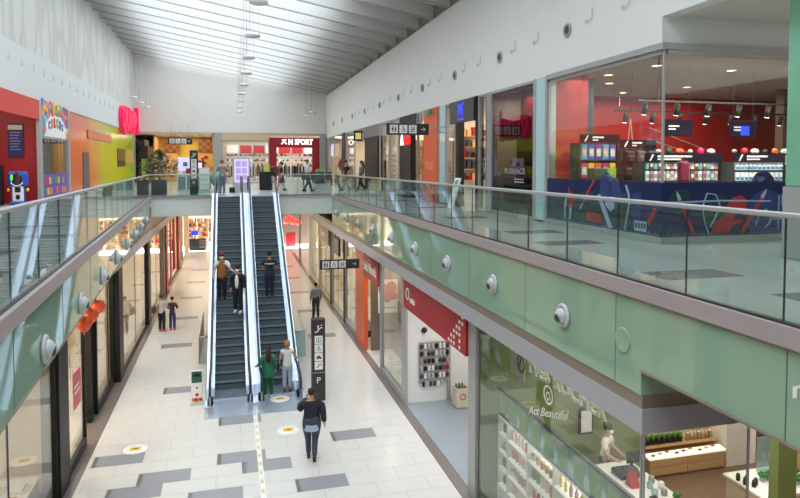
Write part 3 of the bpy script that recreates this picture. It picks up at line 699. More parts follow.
# ---- cosmetics shop
front(X0,7.25,13.08,.02,4.1,(),'shopglass','alu',.03,.03)
frontx(7.22,5.25,6.95,.02,4.1,(),'shopglass','alu',.025,.03)
struct('trim_20', B(6.95,7.1,4.02,21,7.2,4.12), M['alu'])
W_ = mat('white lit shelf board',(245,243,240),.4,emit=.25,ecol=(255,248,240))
t = thing('display_shelf','white lit shelving unit full of bottles behind the cosmetics shop window','shelving unit',(5.6,0,0))
bays = [12.72,12.27,11.33,10.28,9.23,8.2,7.66]
MB().box(.0,7.62,.08,.42,12.76,.55).build('base', M['white'], t)
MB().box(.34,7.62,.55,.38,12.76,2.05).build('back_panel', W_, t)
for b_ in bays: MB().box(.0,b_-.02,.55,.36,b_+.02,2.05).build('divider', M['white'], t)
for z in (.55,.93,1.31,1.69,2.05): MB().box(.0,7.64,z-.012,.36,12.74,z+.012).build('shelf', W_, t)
for i in range(1,6): MB().box(.28,bays[i+1]+.05,2.0,.335,bays[i]-.05,2.03).build('light_strip', M['lamp'], t)
MB().box(-.01,7.6,2.63,.05,12.78,2.67).box(.02,7.6,2.05,.06,12.78,2.09).build('top_frame', M['char'], t)
leafp = mat('leaf photo print',(150,186,128),.3,var=.5,scale=9)
for i in range(10):
    y = 12.74-i*.512
    MB().box(.0,y-.5,2.1,.02,y,2.62,0).box(-.004,y-.42,2.16,.0,y-.08,2.56,1).build('photo_panel',[M['frost'],leafp],t)
bott = {}
def bottle(kind, col, loc, lab, grp):
    key = (kind,col)
    if key in bott: return dup(bott[key],loc,lab,group=grp)
    t = thing('bottle', lab, 'bottle', loc, 0, grp); c = mat('bottle %d %d %d' % col, col, .3)
    if kind == 0: MB().lathe([(0,0),(.035,0),(.038,.02),(.038,.15),(.018,.18),(.018,.2)],n=10).build('container', c, t); MB().cyl((0,0,.2),(0,0,.25),.02,n=8).build('cap', M['white'], t)
    elif kind == 1: MB().rbox(-.035,-.045,0,.035,.045,.2,.01).build('container', c, t); MB().box(-.02,-.02,.2,.02,.02,.24).build('cap', M['silver'], t)
    else: MB().lathe([(0,0),(.05,0),(.055,.03),(.055,.1),(0,.1)],n=12).build('container', c, t); MB().cyl((0,0,.1),(0,0,.135),.056,n=12).build('cap', M['alu'], t)
    bott[key] = t; return t
cols = [[(70,110,80),(60,96,84)],[(232,196,190),(236,226,218),(216,150,150)],[(206,150,60),(190,90,60),(120,150,70),(226,206,180)],[(230,210,150),(200,150,170),(150,170,90)]]
cn = {(70,110,80):'green',(60,96,84):'teal',(232,196,190):'pale pink',(236,226,218):'ivory',(216,150,150):'rose',(206,150,60):'amber',(190,90,60):'rust red',(120,150,70):'leaf green',(226,206,180):'sand',(230,210,150):'straw',(200,150,170):'mauve',(150,170,90):'moss'}
bn = ['narrow end bay','pink bay','amber bay','fourth bay']; zs_ = (.562,.942,1.322,1.702); rn = ['lowest','second lowest','second highest','top']
for bi in range(4):
    a, b_ = bays[bi+1]+.085, bays[bi]-.085; n = (3,6,6,6)[bi]
    for ri in range(4):
        if bi == 3 and ri < 2: continue
        for k in range(n):
            c = cols[bi][(k//2+ri) % len(cols[bi])]
            bottle((ri+bi) % 3, c, (5.72,b_-(b_-a)*k/(n-1),zs_[ri]), '%s bottle, %s from the left on the %s shelf of the %s' % (cn[c],ORD[k],rn[ri],bn[bi]), 'bottles in the %s' % bn[bi])
# sign letters and logos
tag(MB().text('YVES ROCHER',.27,(5.62,10.0,3.5),(0,-1,.02),.04,2.75,bold=.02).build('sign_lettering', mat('pale letter',(232,232,216),.4,emit=.12)),'large pale capital letters hanging inside the cosmetics shop window','sign')
t = thing('logo_board','square white board with a round leaf logo hanging inside the cosmetics window','sign',(5.6,0,0))
B(0,11.5,3.2,.03,12.15,3.8).build('board', M['cream'], t); MB().tube([(.015,11.6,3.8),(.015,11.6,4.1)],.008,5).tube([(.015,12.05,3.8),(.015,12.05,4.1)],.008,5).build('cord', M['alu'], t)
MB().lathe([(.13,-.006),(.16,-.012),(.19,-.006)],(-.002,11.62,3.52),20,axis='x').tube([(-.01,11.72,3.4),(-.01,11.6,3.65)],.012,6).build('ring_logo', M['olive'], t)
mb = MB().lathe([(.13,0),(.15,-.008),(.17,0)],(5.245,9.83,3.55),24,axis='x').lathe([(.05,0),(.06,-.006),(.075,0)],(5.245,9.83,3.53),16,axis='x').text('Act Beautiful',.16,(5.246,9.85,3.16),(0,-1,.3),.004,1.5,shear=.3)
mb.build('window_lettering', M['white'], None, 'white handwritten slogan and round logo stuck on the cosmetics shop glass', 'window lettering')
# counter, till and things on it
t = thing('sales_counter','white sales counter with a wooden front below the shop assistant','counter',(7.55,10.3,.004))
MB().box(.05,.05,.0,.85,1.75,.94).build('body', M['wood'], t); MB().rbox(0,0,.94,.9,1.8,1.0,.01).build('top', M['white'], t)
t = thing('low_counter','low white back counter against the olive wall','counter',(6.6,12.3,.004))
MB().box(.03,.03,0,1.0,.6,.86).build('body', M['wood'], t); MB().rbox(0,0,.86,1.05,.63,.92,.01).build('top', M['white'], t)
t = thing('cash_register','black till with a tilted screen on the sales counter','till',(8.0,11.5,1.004))
MB().rbox(-.28,-.2,0,.2,.2,.12,.02).build('drawer', M['black'], t); MB().rbox(-.1,-.16,.12,.16,.02,.2,.02).build('keyboard', M['slate'], t); MB().rbox(.02,.06,.2,.34,.1,.46,.01).build('screen', M['black'], t); MB().cyl((.16,.1,.1),(.16,.1,.26),.03).build('stand', M['black'], t)
tag(MB().prism([(10.95,1.004),(11.2,1.004),(11.1,1.3)],'x',7.72,7.92).build('desk_sign', M['red']),'red folded desk sign on the sales counter','desk sign')
for i,(x,y,c) in enumerate([(8.2,10.6,'alu'),(8.32,10.85,'white'),(8.1,10.9,'frost'),(8.28,11.1,'alu'),(8.0,10.62,'frost')]):
    tag(MB().lathe([(0,0),(.06,0),(.065,.04),(.06,.12),(.03,.14),(0,.14)],(x,y,1.004),12).build('jar', M[c]),'small jar in the cluster on the counter end, %s from the glass' % ORD[i],'jar','jars on the sales counter')
tag(MB().sph((8.35,10.42,1.07),(.09,.07,.07),10).build('potted_moss', M['green']),'small green plant ball on the front end of the sales counter','plant')
tag(MB().rbox(7.85,10.4,1.004,8.0,10.6,1.03,.01).build('card_reader', M['slate']),'grey card reader on the front of the sales counter','card reader')
tag(MB().box(7.7,12.92,1.3,8.05,12.98,1.9).box(7.74,12.91,1.35,8.01,12.92,1.85,1).build('wall_notice',[M['char'],M['white']]),'white notice in a dark frame on the olive wall','notice')
tag(MB().rbox(7.05,12.5,.925,7.4,12.75,1.2,.02).build('printer', M['black']),'black printer on the low back counter','printer')
# lit drawer cabinet
t = thing('drawer_cabinet','oak drawer cabinet with a brightly lit tray and shelf in the cosmetics shop','cabinet',(9.6,12.95,.004))
MB().box(0,0.02,.05,2.14,.6,.45).box(.04,.06,0,2.1,.55,.05).build('body', M['wood'], t)
for i in range(2):
    for j in range(2):
        mb = MB().rbox(.01+i*1.07,-.005,.06+j*.2,1.06+i*1.07,.02,.245+j*.2,.005); mb.build('drawer', M['wood'], t)
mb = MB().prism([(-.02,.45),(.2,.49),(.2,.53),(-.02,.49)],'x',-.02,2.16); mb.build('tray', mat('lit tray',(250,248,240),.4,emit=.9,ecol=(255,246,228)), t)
MB().box(-.02,.22,.62,2.16,.66,.65).build('shelf', M['wood'], t)
MB().box(-.02,.64,.45,2.16,.68,1.2).build('back_panel', M['cream'], t); MB().box(-.02,.4,1.2,2.16,.68,1.26).build('canopy', M['wood'], t)
MB().box(.05,.5,1.17,2.1,.56,1.2).build('light_strip', M['lampw'], t)
MB().box(-.05,.2,.45,-.02,.68,1.26).build('side_panel', M['wood'], t)
for i in range(7):
    t = thing('potted_plant','small green plant in a black pot on the lit cabinet shelf, %s from the left' % ORD[i],'plant',(9.78+i*.155,13.32,.656),0,'plants on the cabinet shelf')
    MB().rbox(-.06,-.06,0,.06,.06,.14,.01).build('pot', M['black'], t)
    mb = MB()
    for k in range(6): mb.sph((.04*math.cos(k*1.1),.04*math.sin(k*1.1),.17+.02*(k%2)),(.035,.03,.045),8)
    mb.build('leaves', M['green'], t)
for i in range(7):
    tag(MB().lathe([(0,0),(.05,0),(.05,.17),(.03,.2),(0,.2)],(10.95+i*.11,13.32,.656),10).build('jar', M[('steel','beige','wood')[i%3]]),'tall jar right of the plants on the lit cabinet shelf, %s from the left' % ORD[i],'jar','jars on the cabinet shelf')
for i in range(9):
    x = 9.75+i*.22; c = ('green','beige','orange','dgreen','red','wood')[i%6]
    tag(MB().sph((x,13.02+.04*(i%3),.525+.008*(i%3)),(.06,.03,.025),10).build('soap', M[c]),'small soap piece lying on the bright tray, %s from the left' % ORD[i],'soap','soaps on the tray')
t = thing('fire_extinguisher','red fire extinguisher at the white wall corner of the cosmetics shop','fire extinguisher',(12.88,13.4,.004))
MB().lathe([(0,0),(.08,0),(.085,.03),(.085,.5),(.04,.58),(.03,.62)],n=14).build('cylinder', M['red'], t); MB().box(-.02,-.03,.6,.06,.03,.68).build('valve', M['black'], t); MB().tube([(.05,0,.62),(.13,0,.55),(.12,0,.25)],.013,6).build('hose', M['black'], t)
t = thing('plant_table','white table with a plant display standing in the cosmetics shop','table',(10.2,10.2,.004))
MB().rbox(0,0,.8,1.7,1.1,.86,.01).build('top', M['white'], t); MB().box(.05,.05,0,1.65,1.05,.8).build('body', M['cream'], t)
for i in range(12):
    x = 10.75+(i%6)*.17; y = 10.5+(i//6)*.3; t = thing('potted_herb','leafy herb on the plant table, %s from the left in the %s row' % (ORD[i%6],('front','back')[i//6]),'plant',(x,y,.864),0,'herbs on the plant table')
    MB().lathe([(0,0),(.05,0),(.06,.08),(0,.08)],n=10).build('pot', mat('pale green pot',(150,190,170),.4), t)
    mb = MB()
    for k in range(7): mb.sph((.06*math.cos(k*.9),.06*math.sin(k*.9),.12+.03*(k%2)),(.04,.035,.04),7)
    mb.build('leaves', M['green'], t)
t = thing('clear_poster_stand','clear acrylic poster with leaf pictures behind the herbs','poster',(10.95,11.15,.864))
MB().box(0,0,0,.75,.015,.75).build('panel', M['frost'], t)
mb = MB()
for k in range(4): mb.prism([(.12+k*.15,.2+.06*(k%2)),(.2+k*.15,.25),(.18+k*.15,.42),(.1+k*.15,.36)],'y',-.004,0)
mb.build('leaf_print', mat('faded leaf print',(140,170,140),.5), t)
for i in range(5):
    t = thing('cup_plant','black cup with a sprig on the plant table, %s from the left' % ORD[i],'plant',(10.28+.1*(i%3),10.95-.13*i+.2*(i//3),.864),0,'black cups on the plant table')
    MB().lathe([(0,0),(.04,0),(.045,.09),(0,.09)],n=10).build('cup', M['black'], t); MB().sph((0,0,.12),(.04,.04,.04),8).build('sprig', M['dgreen'], t)
struct('pillar_cosmetics', B(9.2,8.9,0,9.6,9.1,4.1), M['olive'])
t = thing('side_cabinet','oak cabinet with white goods behind the olive pillar','cabinet',(13.2,11.6,.004))
MB().box(0,0,0,.8,.9,.75).build('body', M['wood'], t); MB().rbox(-.02,-.02,.75,.82,.92,.8,.01).build('top', M['white'], t); MB().sph((.35,.4,.86),(.3,.3,.09),12).build('folded_towels', mat('lilac towel',(190,180,214),.8), t)
# ---- phone shop
t = thing('shop_sign','long red shop sign with a white ring logo over the phone shop entrance','sign',(5.14,0,0))
MB().box(0,13.54,3.14,.16,18.92,4.08).build('board', M['red'], t)
MB().lathe([(.13,0),(.16,-.02),(.19,0)],(-.004,18.45,3.62),26,axis='x').build('ring_logo', M['whitelit'] if 0 else M['white'], t)
MB().text('mts',.2,(-.003,18.17,3.42),(0,-1,0),.012,.5,align='LEFT',bold=.02).build('letters', M['white'], t)
rr = random.Random(4)
for i in range(6):
    for j in range(6):
        if j <= i and rr.random() < .8: q = .055; y = 14.7-i*.19; z = 3.2+j*.15; B(-.004,y-q,z,.0,y+q,z+.08).build('white_dash', M['white'], t)
t = thing('phone_accessory_rack','grey slat rack full of phone accessories on the white back wall','display rack',(5.68,19.07,.5))
MB().box(0,-.03,.12,1.0,.01,1.42).build('panel', M['alu'], t)
for i in range(5): MB().box(0,-.06,.34+i*.235,1.0,-.03,.36+i*.235).build('slat', M['slate'], t)
pc = [('black',M['black']),('white',M['white']),('silver',M['silver']),('slate',M['slate']),('dusty pink',mat('dusty pink',(196,140,146),.5)),('red',M['red'])]
proto = {}
for r in range(6):
    for k in range(8 if r else 6):
        ci = (k*5+r*3+(k*k)%3) % 4 if not (r == 2 and k > 5) else 5
        if r == 3 and ci == 1: ci = 4
        x = 5.75+k*.123+(.06 if not r else 0); z = .79+(r-1)*.235 if r else .53
        lab = '%s phone accessory, %s from the left in the %s row of the rack' % (pc[ci][0],ORD[k],['hanging lowest','lowest','second','third','fourth','top'][r])
        if ci not in proto:
            o = tag(MB().rbox(-.042,-.02,0,.042,.02,.15,.012).box(-.01,-.01,.15,.01,.01,.17).build('phone_accessory', pc[ci][1]),lab,'phone accessory','phone accessories on the rack'); proto[ci] = o; o.location = (x,19.0,z)
        else: dup(proto[ci],(x,19.0,z),lab)
tag(MB().sph((5.86,19.06,2.3),(.07,.07,.07),12).lathe([(0,0),(.09,0),(.09,-.03)],(5.86,19.1,2.3),14,axis='y').build('dome_camera', M['black']),'black dome camera on the white wall above the phone rack','camera')
t = thing('parcel_box','white open box with a red ring logo on the phone shop floor','box',(6.85,18.45,.013))
MB().box(-.2,-.2,0,.2,.2,.02).box(-.2,-.2,0,-.18,.2,.62).box(.18,-.2,0,.2,.2,.62).box(-.18,-.2,0,.18,-.18,.62).box(-.18,.18,0,.18,.2,.62).build('carton', M['cream'], t)
MB().lathe([(.07,0),(.085,-.006),(.1,0)],(0,-.202,.36),18,axis='y').build('ring_logo', M['red'], t)
for i in range(3): MB().cyl((-.1+.09*i,.02*i,.02),(-.14+.1*i,.05,.72),.025,n=8).build('tube_roll', M['slate'], t)
struct('trim_21', MB().box(6.62,19.02,0,6.72,19.1,4.1).box(9.0,13.2,0,9.1,19.1,.1), M['alu'])
# ---- window with paper petals
front(X0,19.36,22.25,.02,4.1,(),'shopglass','alu',.06,rail=.2)
mb = MB(); rr = random.Random(2)
for i in range(260):
    y = rr.uniform(19.5,22.1); x = rr.uniform(5.36,5.85); z = .24+.5*rr.random()**2*(1-(x-5.36))
    mb.sph((x,y,max(.25,z)),(.05,.05,.03),6)
mb.build('paper_petals', M['white'], None, 'heap of white paper petals along the base of the shop window', 'paper petals', kind='stuff')
struct('trim_22', B(5.34,19.4,0,6.0,22.2,.22), M['cream'])
tag(MB().box(5.9,19.6,.22,5.95,22.1,3.2).build('display_backdrop', mat('grey green backdrop',(176,180,168),.6)),'pale grey-green backdrop behind the paper petals','backdrop')
# ---- entrance with the red sign
t = thing('shop_sign','square red shop sign with white lettering beside the orange pillar','sign',(5.14,0,0))
MB().box(0,22.45,3.08,.14,25.12,4.08).build('board', M['red'], t); MB().text('Luk Marek',.34,(-.003,23.8,3.38),(0,-1,0),.02,2.2,bold=.03).build('letters', M['white'], t)
t = thing('balloon_poster','poster with red balloons on white hanging in the shop entrance','poster',(5.5,24.0,1.75))
MB().box(0,0,0,.78,.02,1.3).build('sheet', M['white'], t)
mb = MB()
for x,z,r in [(.22,.92,.2),(.53,.98,.22),(.36,.62,.2),(.62,.66,.15)]: mb.sph((x,-.004,z),(r,.01,r*1.1),16)
mb.build('balloon_print', mat('glossy red print',(206,40,46),.3), t)
MB().box(.2,-.004,.18,.42,0,.22).box(.46,-.004,.18,.62,0,.22).box(.66,-.004,.18,.74,0,.22).build('red_print', M['red'], t)
struct('wall_entrance', MB().box(6.3,22.6,0,6.4,25.1,4.1).box(5.45,25.0,0,6.4,25.14,4.1), mat('taupe wall',(128,112,100),.5))
# ---- further shops
front(X0,27.0,29.75,.02,4.1,(),'shopglass','alu',.06,rail=.25)
t = thing('window_banner','red banner with white text in the window beyond the orange pillar','banner',(5.4,27.3,0))
MB().box(0,0,2.8,.02,1.5,4.0).build('sheet', M['red'], t); MB().box(-.004,.2,3.55,0,1.3,3.68).box(-.004,.35,3.3,0,1.15,3.42).box(-.004,.5,3.08,0,1.0,3.16).build('white_marks', M['white'], t)
t = thing('window_panel','white window panel with dark vertical web address','window panel',(5.4,28.9,0))
MB().box(0,0,.3,.02,.75,3.0).build('sheet', M['white'], t)
mb = MB()
for i,ch in enumerate('www.oln'[::-1]): mb.text(ch,.2,(-.004,.37,.7+i*.27),(0,-1,0),.006)
mb.build('letters', M['black'], t)
struct('trim_24', B(5.34,27.05,0,6.2,29.7,.27), M['slate'])
for i,(y,z) in enumerate([(27.4,.27),(27.75,.27),(28.1,.27)]):
    tag(MB().rbox(5.5,y,z,5.72,y+.2,z+.36,.04).sph((5.61,y+.1,z+.45),(.09,.08,.1),10).build('gift_figure', M[('white','red','white')[i]]),'small gift parcel in the window past the orange pillar, %s from the near end' % ORD[i],'gift parcel')
front(X0,30.1,33.9,.02,4.1,(32.1,),'shopglass','alu',.06)
t = thing('menu_screen','black hanging screen above the window past the black pillar','screen',(5.0,30.3,3.1)); MB().rbox(0,0,0,.1,1.5,.85,.02).build('case', M['black'], t); MB().box(-.004,.08,.08,0,1.42,.77).build('display', M['slate'], t); MB().box(.03,.3,.85,.07,.34,1.05).box(.03,1.16,.85,.07,1.2,1.05).build('hanger', M['black'], t)
front(X0,34.3,38.6,.02,4.1,(36.4,),'shopglass','beige',.1)
t = thing('shop_sign','brown shop sign with pale lettering far along the right lower fronts','sign',(5.1,34.3,3.15)); MB().box(0,0,0,.12,4.2,.85).build('board', mat('tan brown board',(176,150,126),.5), t); MB().box(-.006,2.6,.3,0,2.9,.6).box(-.006,2.1,.3,0,2.4,.5).box(-.006,1.5,.3,0,1.9,.55).build('white_marks', M['white'], t)
front(X0,39,43,.02,4.1,(41,),'shopglass','white',.1)
for i,(y,c,lab) in enumerate([(31,'beige','beige cloth bale'),(32.8,'cream','cream garment'),(35,'gold','golden garment'),(37.2,'beige','tan garment'),(40,'slate','dark blue garment'),(41.8,'white','white garment')]):
    t = thing('clothes_dummy',lab+' on a stand in the right lower shop windows','clothes dummy',(6.0,y,.005))
    MB().cyl((0,0,0),(0,0,.9),.02).lathe([(0,0),(.18,0),(.18,.02)],n=14).build('stand', M['alu'], t)
    MB().lathe([(.0,.75),(.22,.75),(.17,1.05),(.2,1.35),(.1,1.48),(.05,1.55)],n=14).build('garment', M[c], t)
# ------------------------------------------------------------------ far lower end
struct('wall_lower_far', MB().box(-16,62,0,12,62.2,5.2).box(.2,58,0,4.2,58.2,5.1), M['cream'])
t = thing('pillar_lamp_display','cluster of red ball lamps over a red cabinet at the far lower end','lamp display',(5.3,59.5,.005))
MB().rbox(-.4,-.2,0,.5,.3,1.25,.02).build('cabinet', M['dred'], t)
for x,z in ((-.35,2.35),(.25,2.3),(.75,2.2),(-.05,2.6)): 
    MB().sph((x,0,z),.3,14).build('ball_lamp', mat('red lit ball',(230,60,50),.4,emit=.8,ecol=(255,70,50)), t)
MB().tube([(-.6,0,2.9),(.95,0,2.9)],.02,6).build('ceiling_bar', M['black'], t)
struct('wall_far_doorway', B(4.3,61,0,7.6,61.1,5.1), mat('dim taupe wall',(92,74,66),.6))
struct('pillar_lower_far', MB().box(4.2,57.8,0,4.55,58.3,5.1).box(3.6,57.8,0,3.8,58.2,5.1), M['bronze'])
struct('pillar_lower_far', MB().box(-3.9,57.6,0,-3.5,58.2,5.1), M['beige'])
pal = [M['white'],M['beige'],M['gold'],M['orange'],M['green'],M['red'],M['wood'],M['slate']]
for i in range(5):
    x = -3.9+i*.98
    t = thing('retail_shelf','bright packed goods shelf in the far lower shop, %s from the left' % ORD[i],'shelving unit',(x,60.2+.3*(i%2),.005),0,'goods shelves at the far lower shop')
    MB().box(0,.3,0,.94,.36,2.7).build('back_panel', M['cream'], t)
    for k in range(6): MB().box(0,0,.1+k*.45,.94,.32,.13+k*.45).build('shelf', M['wood'], t)
    rr = random.Random(i); mb = MB()
    for k in range(6):
        for j in range(6): q = rr.uniform(.12,.34); mb.box(.02+j*.155,.05,.13+k*.45,.15+j*.155,.25,.13+k*.45+q,rr.randrange(8))
    mb.build('packed_goods', pal, t, kind='stuff')
t = thing('service_desk','dark service desk with a blue monitor at the mouth of the far lower shop','desk',(-3.0,58.6,.005))
MB().rbox(-.5,-.3,0,.9,.3,1.05,.03).build('body', M['slate'], t); MB().rbox(-.35,-.05,1.35,.25,.0,1.75,.02).build('monitor', M['bluelit'], t); MB().cyl((-.05,0,1.05),(-.05,0,1.4),.03).build('stand', M['black'], t)
t = thing('shopping_trolley','grey wire trolley parked before the far lower shop','trolley',(-2.3,57.9,.005))
mb = MB().box(-.3,-.25,.35,.3,.25,.38)
for z in (.45,.6,.75,.9): mb.tube([(-.34,-.27,z),(.34,-.27,z),(.34,.27,z),(-.34,.27,z),(-.34,-.27,z)],.012,5)
mb.build('basket', M['steel'], t); MB().tube([(-.34,-.2,.95),(-.5,-.2,1.05),(-.5,.2,1.05),(-.34,.2,.95)],.02,6).build('handle', M['black'], t)
for x,y in ((-.25,-.2),(.25,-.2),(-.25,.2),(.25,.2)): MB().cyl((x-.02,y,.08),(x+.02,y,.08),.08,n=10).tube([(x,y,.1),(x,y,.38)],.012,5).build('wheel', M['black'], t)
# ------------------------------------------------------------------ lower left shops
XL = -3.82
for i,(a,b_,mm,x0,x1) in enumerate([(15.5,16.35,'black',-4.1,-3.72),(23.55,24.35,'black',-4.05,-3.72),(31.7,32.6,'black',-4.05,-3.72),(38.6,39.3,'bronze',-4.1,-3.7),(39.3,40.4,'red',-4.1,-3.62),(48.3,49.4,'red',-4.1,-3.6),(53,54,'bronze',-4.1,-3.7)]):
    struct('pillar_left_lower', B(x0,a,0,x1,b_,4.1), M[mm])
struct('pillar_left_lower', MB().box(-4.25,20.25,.0,-4.0,20.6,4.1).box(-4.2,20.0,0,-3.95,20.25,.22), M['black'])
front(XL,6,15.5,.02,4.1,(9.2,12.4),'shopglass','black',.07)
front(XL,16.35,18.4,.02,4.1,(),'shopglass','black',.05,rail=.25)
front(-3.95,20.6,23.55,.02,4.1,(22.7,),'shopglass','black',.09,rail=.22)
front(XL,24.35,31.7,.02,4.1,(28,),'shopglass','black',.06)
front(XL,32.6,38.6,.02,4.1,(35.6,),'shopglass','bronze',.06)
front(XL,40.4,44.2,.02,4.1,(),'shopglass','red',.12); front(XL,44.2,48.3,.02,4.1,(),'shopglass','cream',.1)
struct('wall_left_partition', MB().box(-9,-8,0,-8.9,58,4.1).box(-8.9,24.0,0,-4.1,24.1,4.1).box(-8.9,32.1,0,-4.1,32.2,4.1).box(-8.9,39.4,0,-4.1,39.5,4.1).box(-8.9,16.0,0,-4.12,16.1,4.1), M['cream'])
struct('floor_left_shops', B(-8.9,-8,-.02,-3.83,58,.004), mat('pale pinkish floor',(206,196,188),.25))
tag(MB().box(-3.813,17.2,1.38,-3.806,18.0,2.3).box(-3.806,17.28,1.75,-3.803,17.92,1.8,1).box(-3.806,17.28,1.9,-3.803,17.8,1.95,1).build('window_poster',[mat('pink poster',(214,70,96),.4),M['white']]),'pink poster in the first left window past the near black pillar','poster')
tag(MB().box(-4.1,24.9,.4,-4.08,25.6,3.6).box(-4.08,25.0,1.6,-4.075,25.5,1.75,1).box(-4.08,25.0,1.9,-4.075,25.5,2.2,1).build('window_banner',[mat('crimson banner',(206,32,62),.4),M['white']]),'tall crimson banner behind the left window past the second black pillar','banner')
tag(MB().box(-4.4,22.75,1.2,-4.38,23.4,2.3).build('price_poster',M['dred']),'small dark red poster beside the lit pedestals in the left window','poster')
bal = None
for i,(x,y,z) in enumerate([(-3.6,17.5,3.48),(-3.6,18.35,3.5),(-3.6,19.3,3.54)]):
    lab = 'orange balloon tied above the left shop entrance, %s from the near end' % ORD[i]
    if bal is None:
        bal = thing('balloon',lab,'balloon',(x,y,z),0,'orange balloons over the entrance'); bal.scale = (1.3,1.3,1.1); MB().lathe([(0,-.2),(.05,-.17),(.13,-.05),(.15,.04),(.11,.14),(0,.18)],n=14).build('balloon_skin', mat('orange latex',(240,92,48),.25), bal); MB().tube([(0,0,-.2),(0,0,-.24)],[.012,.02],6).build('knot', M['orange'], bal); MB().tube([(0,0,.17),(0,0,.75)],.004,5).build('string', M['white'], bal)
    else: dup(bal,(x,y,z),lab)
struct('trim_23', B(-4.0,18.4,3.8,-3.7,20.3,4.1), M['bronze'])
for i,(y,h,x) in enumerate([(21.0,.55,-4.5),(21.6,.8,-4.7),(22.2,.6,-4.45),(22.4,.95,-4.9)]):
    t = thing('display_pedestal','cream pedestal with golden goods in the left window, %s from the near end' % ORD[i],'pedestal',(x,y,.005),0,'pedestals in the lit left window')
    MB().rbox(-.2,-.2,0,.2,.2,h,.01).build('plinth', M['cream'], t); MB().lathe([(0,h),(.1,h),(.12,h+.06),(.05,h+.14),(0,h+.15)],n=14).sph((.12,-.05,h+.05),(.06,.05,.05),8).build('golden_goods', M['gold'], t)
    MB().tube([(-.16,0,h),(-.16,0,h+.75),(.1,0,h+.75),(.1,0,h+.6)],.012,6).build('hanger', M['black'], t)
struct('wall_left_display', MB().box(-6.0,20.5,0,-5.9,24.0,4.1), M['beige'])
t = thing('display_table','white display table with trays in the near left window','table',(-4.75,14.7,.005))
MB().rbox(-.5,-1.0,.36,.5,1.2,.42,.01).build('top', M['white'], t)
for x,y in ((-.44,-.94),(.44,-.94),(-.44,1.14),(.44,1.14)): MB().box(x-.03,y-.03,0,x+.03,y+.03,.36).build('leg', M['alu'], t)
for i in range(6):
    tag(MB().box(-5.15+.5*(i%2),13.9+.6*(i//2),.426,-4.8+.5*(i%2),14.3+.6*(i//2),.46).box(-5.1+.5*(i%2),13.95+.6*(i//2),.46,-4.9+.5*(i%2),14.25+.6*(i//2),.52,1).build('goods_tray',[M['cream'],M[('wood','gold','white')[i%3]]]),'%s goods tray on the low white table, %s pair from the near end' % (('left','right')[i%2],ORD[i//2]),'tray')
t = thing('clothes_rail','rail of clothes in the shop behind the near left window','clothes rail',(-7.6,13.0,.005))
MB().tube([(0,-1,0),(0,-1,1.6),(0,1.2,1.6),(0,1.2,0)],.02,6).build('frame', M['alu'], t)
for i in range(9): MB().rbox(-.22,-.9+i*.23,.6,.22,-.78+i*.23,1.5,.03).build('garment', M[('slate','cream','pink','white','beige','slate','navy','cream','dred')[i]], t)
tag(MB().rbox(-8.88,11.4,2.2,-8.84,11.9,2.6,.01).build('wall_sign',mat('pink sign',(226,120,130),.4)),'small pink sign on the wall of the near left shop','sign')
for i,(y,c) in enumerate([(26,'cream'),(27.5,'slate'),(29.5,'beige'),(33.5,'beige'),(35,'dred'),(37,'cream'),(41.5,'white'),(43,'red'),(45.5,'cream'),(47,'slate')]):
    lab = '%s garment on a stand in the left lower windows, %s from the near end' % ({'dred':'dark red','slate':'grey'}.get(c,c),ORD[i])
    t = thing('clothes_dummy',lab,'clothes dummy',(-5.2-.3*(i%2),y,.005))
    MB().cyl((0,0,0),(0,0,.9),.02).lathe([(0,0),(.18,0),(.18,.02)],n=14).build('stand', M['alu'], t)
    MB().lathe([(.0,.7),(.24,.7),(.17,1.05),(.2,1.35),(.1,1.48),(.05,1.55)],n=14).build('garment', M[c], t)
# letters on the near right fascia
tag(MB().text('m',.16,(4.967,4.56,5.42),(0,-1,.5),.003,.24,bold=.03).text('a',.14,(4.967,4.46,5.58),(0,-1,.5),.003,.2,bold=.03).build('fascia_lettering', M['white']),'white letter stickers on the nearest right green fascia','lettering')
# ------------------------------------------------------------------ upper right shops
Z = 6.004
XR = 7.95
struct('ceiling_right_upper', B(8.2,10.8,9.86,21,66,10.0), mat('tan grey ceiling',(150,140,128),.7,var=.03))
struct('ceiling_left_upper', B(-16,-8,10.05,-7.4,66,10.2), M['soffit'])
struct('ceiling_far_upper', B(-7.4,54.3,10.05,8.2,66,10.2), M['soffit'])
struct('trim_30', MB().box(7.86,10.7,9.68,8.2,15.0,9.8).box(7.86,10.42,9.68,21,10.7,9.8), M['alu'])
# ---- stationery shop with the mural
M['kidred'] = mat('bright red shop wall',(172,30,32),.5,var=.04)
struct('wall_stationery', MB().box(8.05,15.05,6,9.1,15.15,9.86).box(9.0,15.15,6,9.1,19.5,9.86).box(9.1,19.5,6,21,19.6,9.86), M['kidred'])
struct('wall_stationery_side', B(16.6,16.2,6,21,16.5,9.86), mat('brown wall',(112,92,76),.5))
f = struct('window_40', MB().box(XR-.03,10.52,9.6,XR+.03,15.0,9.68).box(XR-.03,14.93,6.05,XR+.03,15.0,9.7).box(XR-.02,10.47,6.05,XR+.02,10.51,9.7), M['alu'])
for i,(a,b_) in enumerate([(10.51,11.9),(11.91,13.52),(13.53,14.93)]): B(XR-.006,a,7.15,XR+.006,b_,9.62).build('pane', M['shopglass'], f)
f = struct('window_41', MB().box(8.0,10.44,9.6,21,10.5,9.68), M['alu'])
for i,(a,b_) in enumerate([(7.97,9.35),(9.36,10.74),(10.75,12.13),(12.14,13.5),(13.51,15)]): B(a,10.47,7.15,b_,10.482,9.62).build('pane', M['shopglass'], f)
